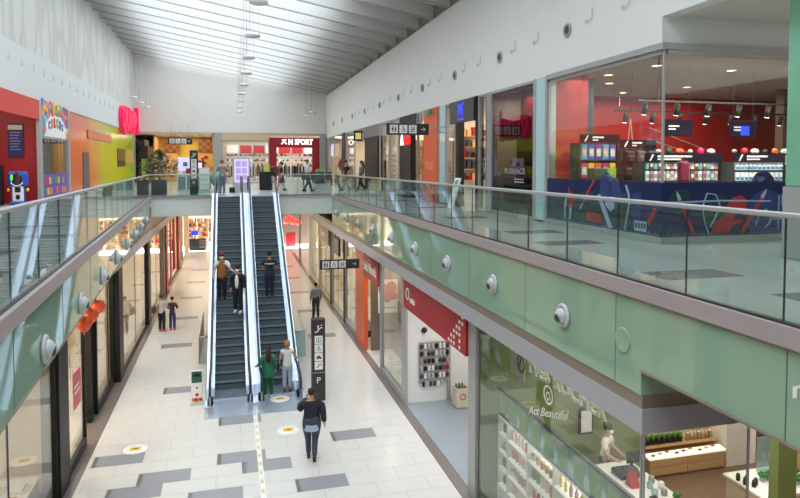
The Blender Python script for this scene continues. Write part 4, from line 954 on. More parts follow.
# mural counter
t = thing('mural_counter','navy mural wall with red pencils and white drawings around the corner shop','mural wall',(0,0,Z))
MB().box(7.86,10.38,0,8.06,15.0,.12).box(8.06,10.38,0,15,10.6,.12).build('plinth', M['alu'], t)
MB().box(7.9,10.42,.12,7.98,14.95,1.16).box(7.98,10.42,.12,15,10.5,1.16).build('panel', M['navy'], t)
fx = 7.894; fy = 10.414
nv2 = mat('blue print',(48,64,112),.12); grn = mat('dark teal print',(40,62,66),.12); wp = mat('white print',(150,166,184),.3); rp_ = mat('red print',(158,44,48),.3)
def onx_(poly, mm, nm, dd=.006): MB().prism(poly,'x',fx-dd,fx+.004).build(nm, mm, t)
def ony_(poly, mm, nm, dd=.006): MB().prism(poly,'y',fy-dd,fy+.004).build(nm, mm, t)
def circ(cx, cz, rx, rz, n=20, a0=0, a1=2*PI): return [(cx+rx*math.cos(a0+(a1-a0)*i/n), cz+rz*math.sin(a0+(a1-a0)*i/n)) for i in range(n+(0 if a1-a0 > 6 else 1))]
def pencil(put, a, b_, wd):
    a, b_ = Vector(a), Vector(b_); d = (b_-a).normalized(); p = Vector((-d.y,d.x))*wd
    q = lambda s_,k: tuple(a+(b_-a)*s_+p*k)
    put([q(.0,-1),q(.8,-1),q(.8,1),q(0,1)],rp_,'pencil_body'); put([q(.8,-1),q(.9,-.9),q(1,0),q(.9,.9),q(.8,1)],wp,'pencil_tip')
# side facing the walkway (coordinates: y, z)
onx_(circ(14.3,.2,.5,.62,16,0,PI),grn,'hill'); onx_(circ(13.0,.2,.75,.7,16,0,PI),grn,'hill'); onx_(circ(11.7,.2,.5,.75,16,0,PI),grn,'hill')
onx_([(14.05,.2),(13.75,.2),(13.7,.55),(13.8,.72),(13.95,.74),(14.06,.6)],wp,'jar_print',.009); onx_([(13.98,.22),(13.82,.22),(13.8,.48),(13.9,.52),(13.99,.48)],grn,'jar_shade',.012)
onx_([(13.95,.55),(13.7,.5),(13.55,.7),(13.66,.74),(13.7,.9),(13.78,.76),(13.85,.98),(13.9,.78)],rp_,'red_brush_print',.013)
pencil(lambda p,m_,n: onx_(p,m_,n,.014),(12.75,1.14),(13.35,.45),.035)
onx_(circ(12.1,.86,.42,.3),nv2,'cloud',.009); onx_(circ(12.3,1.06,.2,.2),nv2,'cloud',.01); onx_(circ(11.95,1.0,.2,.2),nv2,'cloud',.01)
onx_([(12.62,.82),(12.5,.86),(12.0,.16),(12.15,.14)],wp,'ruler_print',.012); onx_([(12.3,.8),(11.95,.82),(11.95,.58),(12.1,.5),(12.28,.62)],wp,'notebook_print',.012)
onx_([(13.05,.22),(12.45,.22),(12.45,.42),(13.05,.44)],rp_,'red_crate_print',.012)
for k in range(3): onx_([(12.95-k*.17,.27),(12.83-k*.17,.27),(12.83-k*.17,.36),(12.95-k*.17,.36)],M['dred'],'crate_slot',.014)
MB().tube([(fx-.008,11.55,1.08),(fx-.008,11.45,.9),(fx-.008,11.42,.7),(fx-.008,11.5,.4),(fx-.008,11.56,.16)],.022,6).build('white_curve', wp, t)
onx_([(11.3,.2),(11.05,.2),(11.05,.95),(11.32,.9)],nv2,'blue_block',.009)
onx_([(11.24,.18),(10.86,.18),(10.86,.38),(11.24,.38)],wp,'castle_print',.012)
for k in range(4): onx_([(11.21-k*.09,.24),(11.15-k*.09,.24),(11.15-k*.09,.34),(11.21-k*.09,.34)],grn,'castle_slot',.014)
onx_([(10.78,.3),(10.56,.62),(10.62,.68),(10.84,.4)],rp_,'red_leaf_print',.012)
mb = MB(); mb2 = MB(); rr = random.Random(5)
for k in range(70):
    y = 10.5+k*.063; h_ = rr.uniform(.03,.1); mb.prism([(y-.02,.13),(y+.02,.13),(y+rr.uniform(-.02,.02),.14+h_)],'x',fx-.01,fx+.002)
for k in range(60):
    x = 7.95+k*.065; h_ = rr.uniform(.03,.1); mb.prism([(x-.02,.13),(x+.02,.13),(x+rr.uniform(-.02,.02),.14+h_)],'y',fy-.01,fy+.002)
mb.build('grass_print', mat('grey blue print',(86,104,130),.3), t, kind='stuff')
# side facing the camera (coordinates: x, z)
ony_(circ(9.2,.5,.35,.42),grn,'leaf_shape'); ony_(circ(10.3,.5,.5,.5),nv2,'cloud',.008); ony_(circ(8.3,.8,.25,.25),grn,'leaf_shape')
pencil(lambda p,m_,n: ony_(p,m_,n,.012),(8.62,.15),(8.2,1.0),.035)
pencil(lambda p,m_,n: ony_(p,m_,n,.012),(9.72,.16),(10.3,1.02),.04)
ony_([(9.0,.15),(9.45,.15),(9.5,.32),(9.75,.36),(9.74,.44),(9.52,.44),(9.56,.58),(9.8,.62),(9.86,.8),(9.7,.9),(9.5,.86),(9.36,.7),(9.3,.5),(9.1,.4)],rp_,'red_animal_print',.01)
MB().tube([(8.95,fy-.008,.16),(8.85,fy-.008,.4),(8.8,fy-.008,.7),(8.9,fy-.008,.95),(9.1,fy-.008,.92),(9.2,fy-.008,.7),(9.08,fy-.008,.45),(8.98,fy-.008,.3)],.014,6).build('white_curve', wp, t)
MB().tube([(10.05,fy-.008,.3),(10.15,fy-.008,.55),(10.3,fy-.008,.62),(10.42,fy-.008,.5),(10.4,fy-.008,.36),(10.28,fy-.008,.26)],.012,6).tube([(10.6,fy-.008,.2),(10.6,fy-.008,.9),(10.68,fy-.008,.9),(10.68,fy-.008,.7),(10.85,fy-.008,.66)],.012,6).tube([(10.45,fy-.008,.42),(10.9,fy-.008,.42),(11.3,fy-.008,.82)],.012,6).build('white_curve', wp, t)
MB().lathe([(0,0),(.2,0),(.2,.02),(0,.02)],(7.93,12.3,1.14),20,axis='x').build('cut_out_cloud', nv2, t)
MB().lathe([(0,0),(.28,0),(.28,.02),(0,.02)],(10.25,10.44,1.1),20,axis='y').build('cut_out_bulb', M['navy'], t)
MB().tube([(8.0,fy-.002,.78),(9.2,fy-.002,.8),(10.4,fy-.002,.78)],.02,6).build('pale_stripe', mat('pale blue print',(120,150,190),.3), t)
# racks in the stationery shop
pur = mat('dark purple header',(26,20,40),.6,spec=.1)
def rack(label, x, y, w_, zs, ztop, depth=.45):
    t = thing('store_rack',label,'display rack',(x,y,Z)); MB().box(0,depth-.04,0,w_,depth,ztop).build('back_panel', M['slate'], t)
    MB().box(-.02,0,0,0,depth,ztop).box(w_,0,0,w_+.02,depth,ztop).build('side_panel', M['slate'], t)
    for z in zs: MB().box(0,0,z-.025,w_,depth-.04,z).build('shelf', M['slate'], t)
    MB().box(-.02,-.03,ztop,w_+.02,0.0,ztop+.2,0).box(.3,-.034,ztop+.11,w_*.6,-.03,ztop+.15,1).box(.3,-.034,ztop+.05,w_*.45,-.03,ztop+.08,1).prism([(.08,ztop+.03),(.12,ztop+.03),(.2,ztop+.17),(.16,ztop+.17)],'y',-.034,-.03,1).build('header',[pur,M['white']],t)
    return t
rack('dark rack of colourful game boxes in the left corner of the stationery shop',7.98,13.5,1.0,(1.18,1.62),2.02)
bx = [((196,60,120),'pink'),((60,90,180),'blue'),((230,190,60),'yellow'),((120,60,150),'violet'),((220,100,60),'orange'),((80,160,200),'sky blue')]
for i in range(10):
    r = i//5; c,n_ = bx[(i*2+r) % 6]; x = 8.02+(i%5)*.19
    mb = MB().rbox(x,13.53,Z+(1.182,1.622)[r],x+.17,13.75,Z+(1.182,1.622)[r]+.36,.008).box(x+.03,13.524,Z+(1.182,1.622)[r]+.08,x+.14,13.53,Z+(1.182,1.622)[r]+.26,1)
    mb.build('game_box',[mat('game box '+n_,c,.3,var=.3,scale=14),mat('game box '+n_+' print',tuple(255-v//2 for v in c),.4,var=.4,scale=22)],None,'%s game box, %s from the left on the %s shelf of the corner rack' % (n_,ORD[i%5],('lower','upper')[r]),'game box','game boxes on the corner rack')
tag(MB().rbox(7.99,12.9,Z+1.2,8.3,13.2,Z+1.42,.01).box(8.32,12.9,Z+1.2,8.55,13.2,Z+1.42,1).build('toy_set',[mat('green black toy box',(60,90,50),.4,var=.6,scale=20),mat('yellow green toy box',(150,190,50),.4,var=.5,scale=20)]),'two flat toy boxes lying on the mural wall by the left corner','toy box')
rack('rack hung with dark backpacks next to the game boxes',9.05,13.5,.95,(1.1,),1.9)
bk = None
for i in range(6):
    x = 9.2+(i%3)*.31; z = Z+(1.12,1.52)[i//3]; lab = '%s backpack, %s from the left in the %s row of the backpack rack' % (('black','brown','grey')[i%3],ORD[i%3],('lower','upper')[i//3])
    c = (M['black'],mat('brown canvas',(92,78,66),.8),M['slate'])[i%3]
    if i < 3:
        t = thing('backpack',lab,'backpack',(x,13.38,z),0,'backpacks on the rack'); MB().rbox(-.13,-.1,0,.13,.08,.32,.05,seg=2).build('bag', c, t); MB().rbox(-.1,-.15,.04,.1,-.09,.2,.03).build('pocket', c, t); MB().tube([(-.05,0,.31),(-.04,0,.37),(.04,0,.37),(.05,0,.31)],.012,6).build('handle', M['black'], t)
        bk = (bk or [])+[t]
    else: dup(bk[i-3],(x,13.38,z),lab)
rack('long rack of hanging pens and craft packs with purple header boards',8.95,12.4,2.0,(1.14,1.4),1.56)
rr = random.Random(9); pp = [((232,232,228),'white'),((226,214,150),'cream'),((120,176,160),'green'),((206,130,150),'rose'),((150,168,206),'blue'),((96,92,98),'grey')]
pk = {}
def pack(x,y,z,ci,lab,grp,w_=.09,h_=.2):
    k = (ci,w_,h_)
    if k in pk: return dup(pk[k],(x,y,z),lab,group=grp)
    mb = MB().rbox(-w_/2,-.03,0,w_/2,.03,h_,.006).box(-w_/2+.01,-.034,h_*.3,w_/2-.01,-.03,h_*.7,1)
    o = mb.build('craft_pack',[mat('pack '+pp[ci][1],pp[ci][0],.4),mat('pack print '+pp[(ci+2)%6][1],pp[(ci+2)%6][0],.4)],None,lab,'craft pack',grp); o.location = (x,y,z); pk[k] = o; return o
for r in range(2):
    for k in range(18):
        ci = (k*3+r*2+k//4) % 6
        pack(9.02+k*.108,12.44,Z+(1.142,1.402)[r]-.0+(0 if r else 0),ci,'%s craft pack, %s from the left in the %s row of the long rack' % (pp[ci][1],ORD[k],('lower','upper')[r]),'craft packs on the long rack',.09,.2 if r else .22)
rack('rack of white and blue packs right of the long craft rack',10.98,12.0,1.45,(1.14,1.38),1.56)
wb = mat('pack white front',(232,236,240),.4); bb = mat('pack blue print',(60,130,190),.4); pw = None
for r in range(2):
    for k in range(11):
        lab = 'blue pack, %s from the left in the %s row of its rack' % (ORD[k],('lower','upper')[r]); l = (11.08+k*.12,12.04,Z+(1.142,1.382)[r])
        if pw is None:
            pw = MB().rbox(-.05,-.03,0,.05,.03,.19,.006,0).box(-.045,-.034,.02,.045,-.03,.08,1).build('blue_pack',[wb,bb],None,lab,'craft pack','packs on the blue pack rack'); pw.location = l
        else: dup(pw,l,lab)
rack('rack with a white box and orange packs near the right edge',12.5,12.2,1.6,(1.14,1.4),1.5)
for k in range(9): pack(12.6+k*.15,12.25,Z+1.142,(1,0,3)[k%3],'%s pack, %s from the left on the rack by the right edge' % (pp[(1,0,3)[k%3]][1],ORD[k]),'packs on the right edge rack',.12,.22)
tag(MB().rbox(12.35,11.7,Z+1.5,13.0,12.0,Z+1.72,.02).build('display_case',M['white']),'white display case on top of the rack by the right edge','display case')
tag(MB().lathe([(0,0),(.05,0),(.05,.2),(.03,.26),(0,.26)],(12.6,11.85,Z+1.725),12).build('spray_can',M['white']),'white spray can standing on the white display case','spray can')
t = thing('school_bag','burgundy bag hanging in front of the long craft rack','bag',(9.55,11.9,Z+1.12))
MB().rbox(-.12,-.08,0,.12,.08,.46,.05,seg=2).build('bag', M['burg'], t); MB().tube([(-.05,0,.45),(0,0,.56),(.05,0,.45)],.014,6).build('handle', M['burg'], t)
tag(MB().rbox(8.1,10.7,Z+.95,13.5,11.1,Z+1.12,.01).build('counter_ledge',M['cream']),'cream ledge along the inside of the mural wall','ledge')
for i in range(16):
    x = 9.3+i*.28; c = ('white','dgreen','orange','white','pink','white','silver','red')[i%8]
    tag(MB().sph((x,12.42 if x < 10.95 else 12.02 if x < 12.45 else 12.22,Z+1.76+(.05 if x < 12.45 else -.01)),(.05+.03*((i*7)%3),.06,.04+.02*((i*5)%3)),10).build('soft_toy',M[c]),'%s soft toy on top of the racks, %s from the left' % ({'dgreen':'dark green','pink':'pink','silver':'grey'}.get(c,c),ORD[i]),'soft toy','soft toys on the rack tops')
for i,x in enumerate((9.9,11.75)):
    t = thing('hanging_screen',('dark hanging screen with white text, left of two, in the stationery shop','dark hanging screen with a blue picture, right of two, in the stationery shop')[i],'screen',(x,13.0,Z+2.18))
    MB().rbox(0,0,0,.78,.06,.4,.01).build('case', pur, t); MB().box(.1,-.004,.22,.4,0,.25).box(.1,-.004,.15,.3,0,.18).build('white_text', M['white'], t)
    if i: MB().box(.3,-.005,.04,.55,0,.26).build('blue_picture', M['bluelit'], t)
    for u in (.1,.68): MB().tube([(u,.03,.4),(u,.03,1.62)],.008,5).build('cable', M['black'], t)
for j,(y,x0,x1) in enumerate([(12.2,8.6,14.5),(14.6,9.6,16)]):
    tag(MB().box(x0,y-.02,Z+2.88,x1,y+.02,Z+2.92).box(x0+.5,y-.01,Z+2.92,x0+.52,y+.01,Z+3.85).box(x1-.5,y-.01,Z+2.92,x1-.48,y+.01,Z+3.85).build('lighting_track',M['black']),'long black lighting track over the stationery shop, %s' % ('nearer of two','farther of two')[j],'lighting track')
sp = None
for i in range(14):
    j = i//7; y = (12.2,14.6)[j]; x = (8.75,9.9)[j]+(i%7)*.82; lab = 'black track spotlight, %s from the left on the %s track' % (ORD[i%7],('nearer','farther')[j])
    if sp is None:
        sp = thing('track_spotlight',lab,'spotlight',(x,y,Z+2.6),0,'spotlights in the stationery shop'); MB().cyl((0,0,.0),(0,-.06,.24),.06,n=12).cyl((0,0,.2),(0,0,.29),.015,n=6).build('housing', M['black'], sp); MB().cyl((0,.003,-.008),(0,0.0,.004),.05,n=12).build('lens', M['lamp'], sp)
    else: dup(sp,(x,y,Z+2.6),lab)
dl = None
def downlight(x,y,z,lab,grp,r=.12):
    global dl
    if dl is None:
        dl = thing('downlight',lab,'ceiling light',(x,y,z),0,grp); MB().lathe([(.1,0),(.13,-.015),(.14,0)],n=18).build('rim', M['white'], dl); MB().lathe([(0,-.006),(.1,-.006)],n=18).build('diffuser', M['lampw'], dl); return dl
    return dup(dl,(x,y,z),lab,group=grp)
for i,(x,y) in enumerate([(9.8,13.2),(12.1,13.4),(10.6,16.4),(13.4,16.6),(9.6,14.9),(14.8,13.6),(12.4,18.4)]): downlight(x,y,9.855,'round ceiling light in the stationery shop, %s from the corner' % ORD[i],'ceiling lights in the stationery shop')
t = thing('wire_tower_drawing','pale line drawing of a tower on the red back wall','wall decoration',(0,19.48,Z))
MB().tube([(13.0,0,1.4),(13.35,0,2.2),(13.45,0,3.1)],.015,5).tube([(13.9,0,1.4),(13.55,0,2.2),(13.45,0,3.1)],.015,5).tube([(13.15,0,1.75),(13.75,0,1.75)],.012,5).tube([(13.33,0,2.2),(13.57,0,2.2)],.012,5).build('tower_lines', M['cream'], t)
MB().tube([(14.2,0,2.8),(17.0,0,1.9)],.012,5).tube([(14.2,0,2.4),(17,0,1.6)],.012,5).tube([(9.3,0,3.5),(9.15,0,2.6),(9.8,0,2.3)],.015,5).tube([(10.6+.6*math.cos(a),0,2.4+.8*math.sin(a)) for a in [k*PI/10 for k in range(11)]],.012,5).build('sketch_lines', M['cream'], t)
# ---- glass clad posts and partitions of the row
def post(y0, y1, m1='lalu', x0=7.88):
    s_ = struct('pillar_right_upper', MB().box(x0,y0,6,8.15,y0+.1,9.78).box(x0,y1-.1,6,8.15,y1,9.78), M['alu'])
    if y1-y0 > .3: B(x0+.02,y0+.1,6.05,8.1,y1-.1,9.78).build('panel', M[m1], s_)
M['bluepanel'] = mat('pale blue glass panel',(176,206,210),.1,var=.03)
post(15.0,15.72,'bluepanel'); post(18.72,18.95); post(22.95,23.85,'bluepanel'); post(29.8,30.1); post(31.6,32.0,'alu'); post(37.7,37.95); post(44.3,44.6); post(52.5,54,'alu')
struct('pillar_orange_upper', B(7.86,23.9,6,8.3,25.75,9.78), M['orange'])
tag(MB().box(7.845,24.3,7.3,7.865,25.4,7.65).build('notice_board',mat('salmon notice',(224,130,96),.4)),'small salmon notice plate on the upper orange pillar','notice')
tag(MB().box(7.7,24.5,9.55,7.86,25.1,9.72).build('exit_sign',mat('green exit sign',(40,130,70),.4,emit=.4)),'small green exit sign at the top of the upper orange pillar','exit sign')
struct('wall_right_upper_back', MB().box(13,19.6,6,13.1,66,9.86).box(8.1,18.85,6,9.0,18.95,9.86).box(8.1,25.5,6,8.4,25.8,9.86).box(8.1,31.8,6,13,31.9,9.86).box(8.1,38,6,13,38.1,9.86).box(8.1,44.5,6,13,44.6,9.86).box(8.1,23.3,6,13,23.4,9.86).box(8.1,53.9,6,13,54,9.86), M['cream'])
struct('wall_dark_shop', MB().box(9.6,15.75,6,9.7,18.8,9.86).box(8.2,15.76,6,9.6,15.8,9.86), mat('dark grey wall',(70,72,76),.6))
# dark shop window with the red cloth
front(XR,15.72,18.72,6.02,9.78,(),'dglass','alu',.08)
t = thing('fringed_cloth','bright red fringed cloth hung across the dark shop window','cloth',(8.06,0,0))
mb = MB(); rr = random.Random(3)
for k in range(26):
    y = 15.95+k*.09; z0_ = 8.22+.03*math.sin(k)+.02*rr.random(); z1_ = 8.95-.16*math.sin(PI*k/25)+(.2 if k == 25 else 0)
    mb.rbox(-.02-.02*(k%2),y,z0_,.03,y+.087,z1_,.01)
mb.build('folds', mat('red plush',(226,30,56),.7), t)
t = thing('green_screen','olive green display board below the red cloth','display board',(8.6,0,0)); MB().box(0,16.8,7.6,.05,18.3,8.3).build('board', M['olive'], t); MB().box(-.01,16.8,6.95,.05,18.3,7.6).build('dark_base', mat('dark brown board',(60,46,44),.5), t)
t = thing('red_dress','orange-red dress on a stand at the near side of the dark window','dress',(8.4,16.35,Z)); MB().lathe([(.35,.2),(.25,.8),(.16,1.3),(.2,1.7),(.1,1.9)],n=14).build('dress', mat('orange red cloth',(216,66,36),.7), t); MB().cyl((0,0,0),(0,0,1.9),.025).build('stand', M['black'], t)
tag(MB().rbox(8.25,17.0,Z,8.9,18.5,Z+.9,.05).build('dark_bench',M['slate']),'dark covered bench at the foot of the dark shop window','bench')
tag(MB().text('PUSKACE',.16,(7.935,17.0,7.25),(0,-1,0),.003,1.35).box(7.93,16.4,7.08,7.936,17.0,7.11).box(7.93,16.4,7.0,7.936,17.0,7.03).build('window_lettering',mat('faded lettering',(176,168,172),.5)),'white lettering on the dark window below the red cloth','window lettering')
# shop with the blue animal emblem
f = struct('pillar_right_upper', MB().box(7.88,21.55,6,8.1,21.85,9.78).box(7.88,19.75,6,8.1,19.95,9.78).box(7.9,18.95,6,8.05,19.05,9.78), M['black'])
struct('wall_emblem_shop', B(11.0,19,6,11.1,23,9.86), M['white'])
front(XR,22.0,22.95,6.02,9.78,(),'shopglass','alu',.06); front(XR,19.05,19.75,6.02,9.78,(),'shopglass','alu',.05)
t = thing('shop_sign','dark box sign with a blue lit animal emblem above the white shop','sign',(7.8,19.9,8.98))
MB().rbox(0,0,0,.09,2.4,.78,.01).build('box', M['char'], t)
mb = MB()
for y,z,ry,rz_ in ((1.25,.5,.16,.13),(1.4,.36,.1,.14),(1.08,.36,.09,.12),(1.45,.6,.08,.07),(1.02,.62,.08,.08)): mb.sph((-.004,y,z),(.012,ry,rz_),12)
mb.build('emblem', M['bluelit'], t); MB().box(-.008,.95,.09,0,1.12,.15).box(-.008,1.16,.09,0,1.27,.15).box(-.008,1.31,.09,0,1.5,.15).build('small_lettering', M['bluelit'], t)
t = thing('cosmetic_shelf','white shelf of dark cosmetics inside the shop with the blue emblem','shelving unit',(8.3,23.25,Z),-PI/2)
MB().box(.02,0,0,.04,2.2,2.9).build('back_panel', M['white'], t)
for k in range(5): MB().box(.02,0,.9+k*.42,.32,2.2,.93+k*.42).build('shelf', M['wood'], t)
mb = MB(); rr = random.Random(6)
for k in range(5):
    for j in range(10): mb.box(.05,.05+j*.21,.93+k*.42,.25,.21+j*.21,.93+k*.42+rr.uniform(.15,.34),rr.randrange(4))
mb.build('packed_goods',[M['black'],M['dred'],M['slate'],M['gold']],t,kind='stuff')
t = thing('tilted_sign_board','white tilted sign board with a teal print outside the emblem shop','sign board',(7.3,20.6,Z))
MB().prism([(0,0),(.05,0),(.35,1.05),(.3,1.05)],'y',-.0,.5).build('board', M['white'], t); MB().prism([(.215,.75),(.21,.75),(.28,.98),(.285,.98)],'y',.1,.4).build('teal_print', mat('teal print',(40,140,140),.4), t); MB().tube([(.3,.25,.95),(.62,.25,0)],.015,6).build('prop_leg', M['alu'], t)
# bookshop with red letters
front(XR,25.8,26.9,6.02,9.78,(),'shopglass','alu',.07)
struct('wall_bookshop', MB().box(7.9,27.9,6,8.15,29.8,9.78).box(7.9,26.9,8.9,8.15,27.9,9.78), M['black'])
tag(MB().text('A',.55,(7.86,29.2,8.45),(0,-1,0),.03,.5,bold=.03).build('sign_letter',M['whitelit']),'white lit first letter on the black bookshop front','sign letter')
tag(MB().text('uto',.62,(7.86,28.3,8.45),(0,-1,0),.03,1.25,bold=.03).build('sign_letters',M['redlit']),'red lit letters on the black bookshop front','sign letters')
t = thing('book_shelf','warm lit bookshelf inside the black bookshop','shelving unit',(8.25,29.75,Z),-PI/2)
MB().box(.0,0,0,.04,3.2,2.6).build('back_panel', M['gold'], t)
for k in range(6): MB().box(.04,0,.3+k*.42,.3,3.2,.33+k*.42).build('shelf', M['wood'], t)
mb = MB()
for k in range(6):
    for j in range(24): mb.box(.05,.04+j*.13,.33+k*.42,.25,.15+j*.13,.33+k*.42+rr.uniform(.2,.33),rr.randrange(5))
mb.build('books',[M['orange'],M['gold'],M['red'],M['white'],M['wood']],t,kind='stuff')
# shops further along
struct('wall_black_portal', MB().box(7.82,34.2,6,8.3,37.7,9.1), M['black'])
front(XR,32.0,34.2,6.02,9.78,(33.3,),'shopglass','alu',.07); front(XR,30.1,31.6,6.02,9.78,(),'shopglass','alu',.07)
front(XR,41.5,44.3,6.02,9.78,(),'shopglass','alu',.07)
struct('pillar_right_upper', B(7.84,44.6,6,8.2,46,9.78), M['black'])
front(XR,46,52.5,6.02,9.78,(49,),'shopglass','alu',.07)
struct('trim_31', B(7.92,34.2,9.1,8.1,41.5,9.78), mat('grey lintel panel',(120,120,122),.4))
t = thing('box_sign','black square box sign with a yellow picture sticking out of the wall','sign',(7.3,38.4,8.95)); MB().rbox(0,0,0,.55,.12,.62,.01).build('box', M['black'], t); MB().box(.1,-.006,.12,.45,0,.5).build('picture', mat('yellow lit picture',(230,200,120),.4,emit=.6), t)
t = thing('box_sign','lilac lit sign band above the bright shop','sign',(7.85,38.4,9.0)); MB().box(.02,-.03,-.03,.1,3.03,.48).build('case', M['alu'], t); MB().box(0,0,0,.02,3.0,.45).build('band', M['screen'], t)
t = thing('box_sign','small screen on the grey post at the far right corner','sign',(7.75,49.2,8.2)); MB().rbox(.02,-.02,-.02,.14,1.22,.92,.01).build('case', M['alu'], t); MB().box(0,0,0,.02,1.2,.9).build('panel', M['screen'], t)
ci_ = 0
for i,(y,cs) in enumerate([(32.4,'red'),(35,'wood'),(39.2,'red'),(40.8,'white'),(42.8,'red'),(47,'wood'),(49.5,'gold')]):
    t = thing('clothes_rack','rack of clothes inside the upper right shops, %s from the near end' % ORD[i],'clothes rack',(9.6,y,Z),0,'clothes racks upstairs on the right')
    MB().tube([(0,-.7,0),(0,-.7,1.5),(0,.7,1.5),(0,.7,0)],.02,6).build('frame', M['alu'], t)
    for k in range(7): MB().rbox(-.2,-.6+k*.18,.6,.2,-.5+k*.18,1.45,.03).build('garment', M[(cs,'white','slate','beige','black','cream',cs)[k]], t)
    tag(MB().box(10.4,y-.8,Z+1.6,10.5,y+.8,Z+2.8).build('wall_banner',M[cs]),'%s banner hanging behind the clothes rack, %s from the near end' % (cs,ORD[i]),'banner')
tag(MB().sph((8.8,50.5,Z+1.5),(.5,.5,.6),16).build('round_lamp',mat('copper lamp',(170,80,50),.4,emit=.15)),'large round copper lamp inside the farthest upper right shop','lamp')
# glowing green totem at the right edge
t = thing('green_totem','tall green glass totem with a pale panel on a grey base at the right edge','totem',(8.76,8.05,Z))
MB().rbox(-.14,-.35,0,.5,.35,1.15,.01).build('base', M['alu'], t); MB().rbox(-.12,-.33,1.15,.48,.33,4.28,.02).build('glass_body', mat('mint glass',(120,176,146),.1,emit=.05,ecol=(140,200,165)), t)
MB().box(.06,-.34,1.3,.48,-.33,4.2).build('pale_panel', mat('pale lit panel',(206,216,226),.3,emit=.25,ecol=(200,214,236)), t)
# ------------------------------------------------------------------ upper left shops
XW = -7.2
struct('wall_arcade', MB().box(-16,28.05,6,-7.3,28.15,10.05).box(-9.6,27.2,6,-8.95,28.05,9.3), M['red'])
struct('wall_arcade_header', MB().box(-7.35,17,9.25,-7.1,27.6,10.0), mat('bright red header',(206,52,44),.4))
struct('pillar_left_upper', MB().box(-7.22,27.6,6,-7.1,27.95,10).box(-7.25,32.15,6,-7.1,32.45,10).box(-7.35,53.3,6,-7.1,53.6,10), M['alu'])
t = thing('wall_poster','dark blue poster with white lines on the red arcade wall','poster',(-8.05,28.0,7.8))
t.scale = (.7,1,1.1)
B(-.42,0,0,.38,.04,1.2).build('sheet', mat('dark blue poster',(48,44,96),.4), t); MB().box(-.38,-.005,.98,.34,0,1.14).build('heading', M['cream'], t)
mb = MB()
for k in range(7): mb.box(-.3,-.005,.86-k*.1,.24-.06*(k%3),0,.89-k*.1)
mb.build('text_lines', mat('lilac print',(150,146,200),.5), t)
t = thing('arcade_machine','blue and white arcade machine with a round screen in the red shop','arcade machine',(-7.72,27.0,Z),.15); t.scale = (.66,.66,.94)
bl = mat('arcade blue',(30,84,180),.3)
MB().rbox(-.42,-.3,0,.42,.3,.12,.03).build('base', bl, t); MB().rbox(-.28,-.2,.12,.28,.2,.75,.04).build('body', M['white'], t); B(-.34,-.1,.12,-.28,.18,.75).build('side_stripe', bl, t); B(.28,-.1,.12,.34,.18,.75).build('side_stripe', bl, t)
MB().rbox(-.52,-.26,.72,.52,.26,1.34,.16,seg=3).build('head', bl, t); MB().sph((-.03,-.25,1.04),(.3,.05,.24),20).build('screen', mat('dark red screen',(70,30,40),.1), t)
MB().sph((-.28,-.26,1.08),(.08,.04,.14),10).build('green_light', mat('green light',(90,220,90),.3,emit=1), t); MB().rbox(-.14,-.24,.5,.14,-.2,.7,.02).rbox(-.1,-.24,.22,.1,-.2,.4,.02).build('coin_panel', M['black'], t)
for s_ in (-1,1): MB().sph((s_*.48,-.12,.6),.08,10).build('yellow_knob', mat('yellow knob',(236,190,40),.4), t)
MB().lathe([(.27,-.01),(.3,-.03),(.33,0)],(-.03,-.25,1.02),24,axis='y').build('screen_ring', bl, t); MB().tube([(-.03+.33*math.cos(a),-.29,1.02+.26*math.sin(a)) for a in [PI*1.15+k*PI*.07 for k in range(11)]],.025,6).build('white_arc', M['white'], t)
t = thing('slot_cabinet','dark game cabinet half cut by the left edge','arcade machine',(-8.5,26.6,Z))
MB().rbox(-.4,-.4,0,.35,.3,1.5,.04).build('body', M['black'], t); MB().box(-.3,-.41,.9,.2,-.4,1.3).build('screen', M['screen'], t); MB().rbox(-.35,-.6,.7,.3,-.38,.82,.03).build('control_panel', M['slate'], t)
# circus shop front
t = thing('shop_sign','white shop sign with colourful letters and confetti balls','sign',(-7.12,0,0))
MB().box(-.06,28.0,8.66,.0,32.12,9.98).build('board', M['white'], t)
cc = [(40,90,190),(236,130,40),(210,50,60),(70,160,70),(120,70,160),(40,150,190)]
mb = MB(); cm = [mat('sign colour %d' % i,c,.4) for i,c in enumerate(cc)]+[mat('sign pink',(232,120,160),.4),mat('sign yellow',(240,200,70),.4)]
rr = random.Random(8)
for k in range(200):
    y = rr.uniform(28.05,32.08); q = (y-30.06)/2.05; lim = 9.0+.75*(1-abs(q)**2.2)
    z = rr.uniform(8.72,9.94)
    if z < lim and abs(q) < .82: continue
    r_ = rr.uniform(.12,.26); mb.sph((.0,y,z),(.012,r_,r_),10,rr.randrange(8))
mb.build('confetti_balls', cm, t, kind='stuff')
for i,ch in enumerate('CIRCUS'): MB().text(ch,.42-.04*abs(i-2.5),(.002,29.05+i*.42,8.98+.05*(2.5-abs(i-2.5))),(0,1,0),.02,.28,bold=.04).build('letter', cm[i], t)
front(-7.2,27.95,32.15,6.02,8.66,(30.9,),'shopglass','alu',.08)
t = thing('window_poster','purple window poster with two rows of coloured lettering below the colourful sign','poster',(-7.14,0,0)); MB().box(-.01,28.05,6.2,.0,32.0,7.15).build('sheet', mat('violet poster',(88,72,160),.4), t)
mb = MB()
for r in range(2):
    for k in range(12):
        y = 28.4+k*.28
        if k in (4,8): continue
        B(.0,y,6.3+r*.42,.008,y+.2,6.58+r*.42).build('coloured_letter', cm[rr.randrange(8)], t)
struct('wall_circus', MB().box(-13,28.2,6,-12.9,53,10).box(-12.9,32.5,6,-7.5,32.6,10), mat('dim brown wall',(70,52,46),.6))
tag(MB().box(-10.5,31.6,8.0,-8.0,31.65,8.12).box(-10.2,31.6,7.6,-8.6,31.65,7.66).build('neon_strip',M['redlit']),'red neon strips glowing inside the colourful shop','neon light')
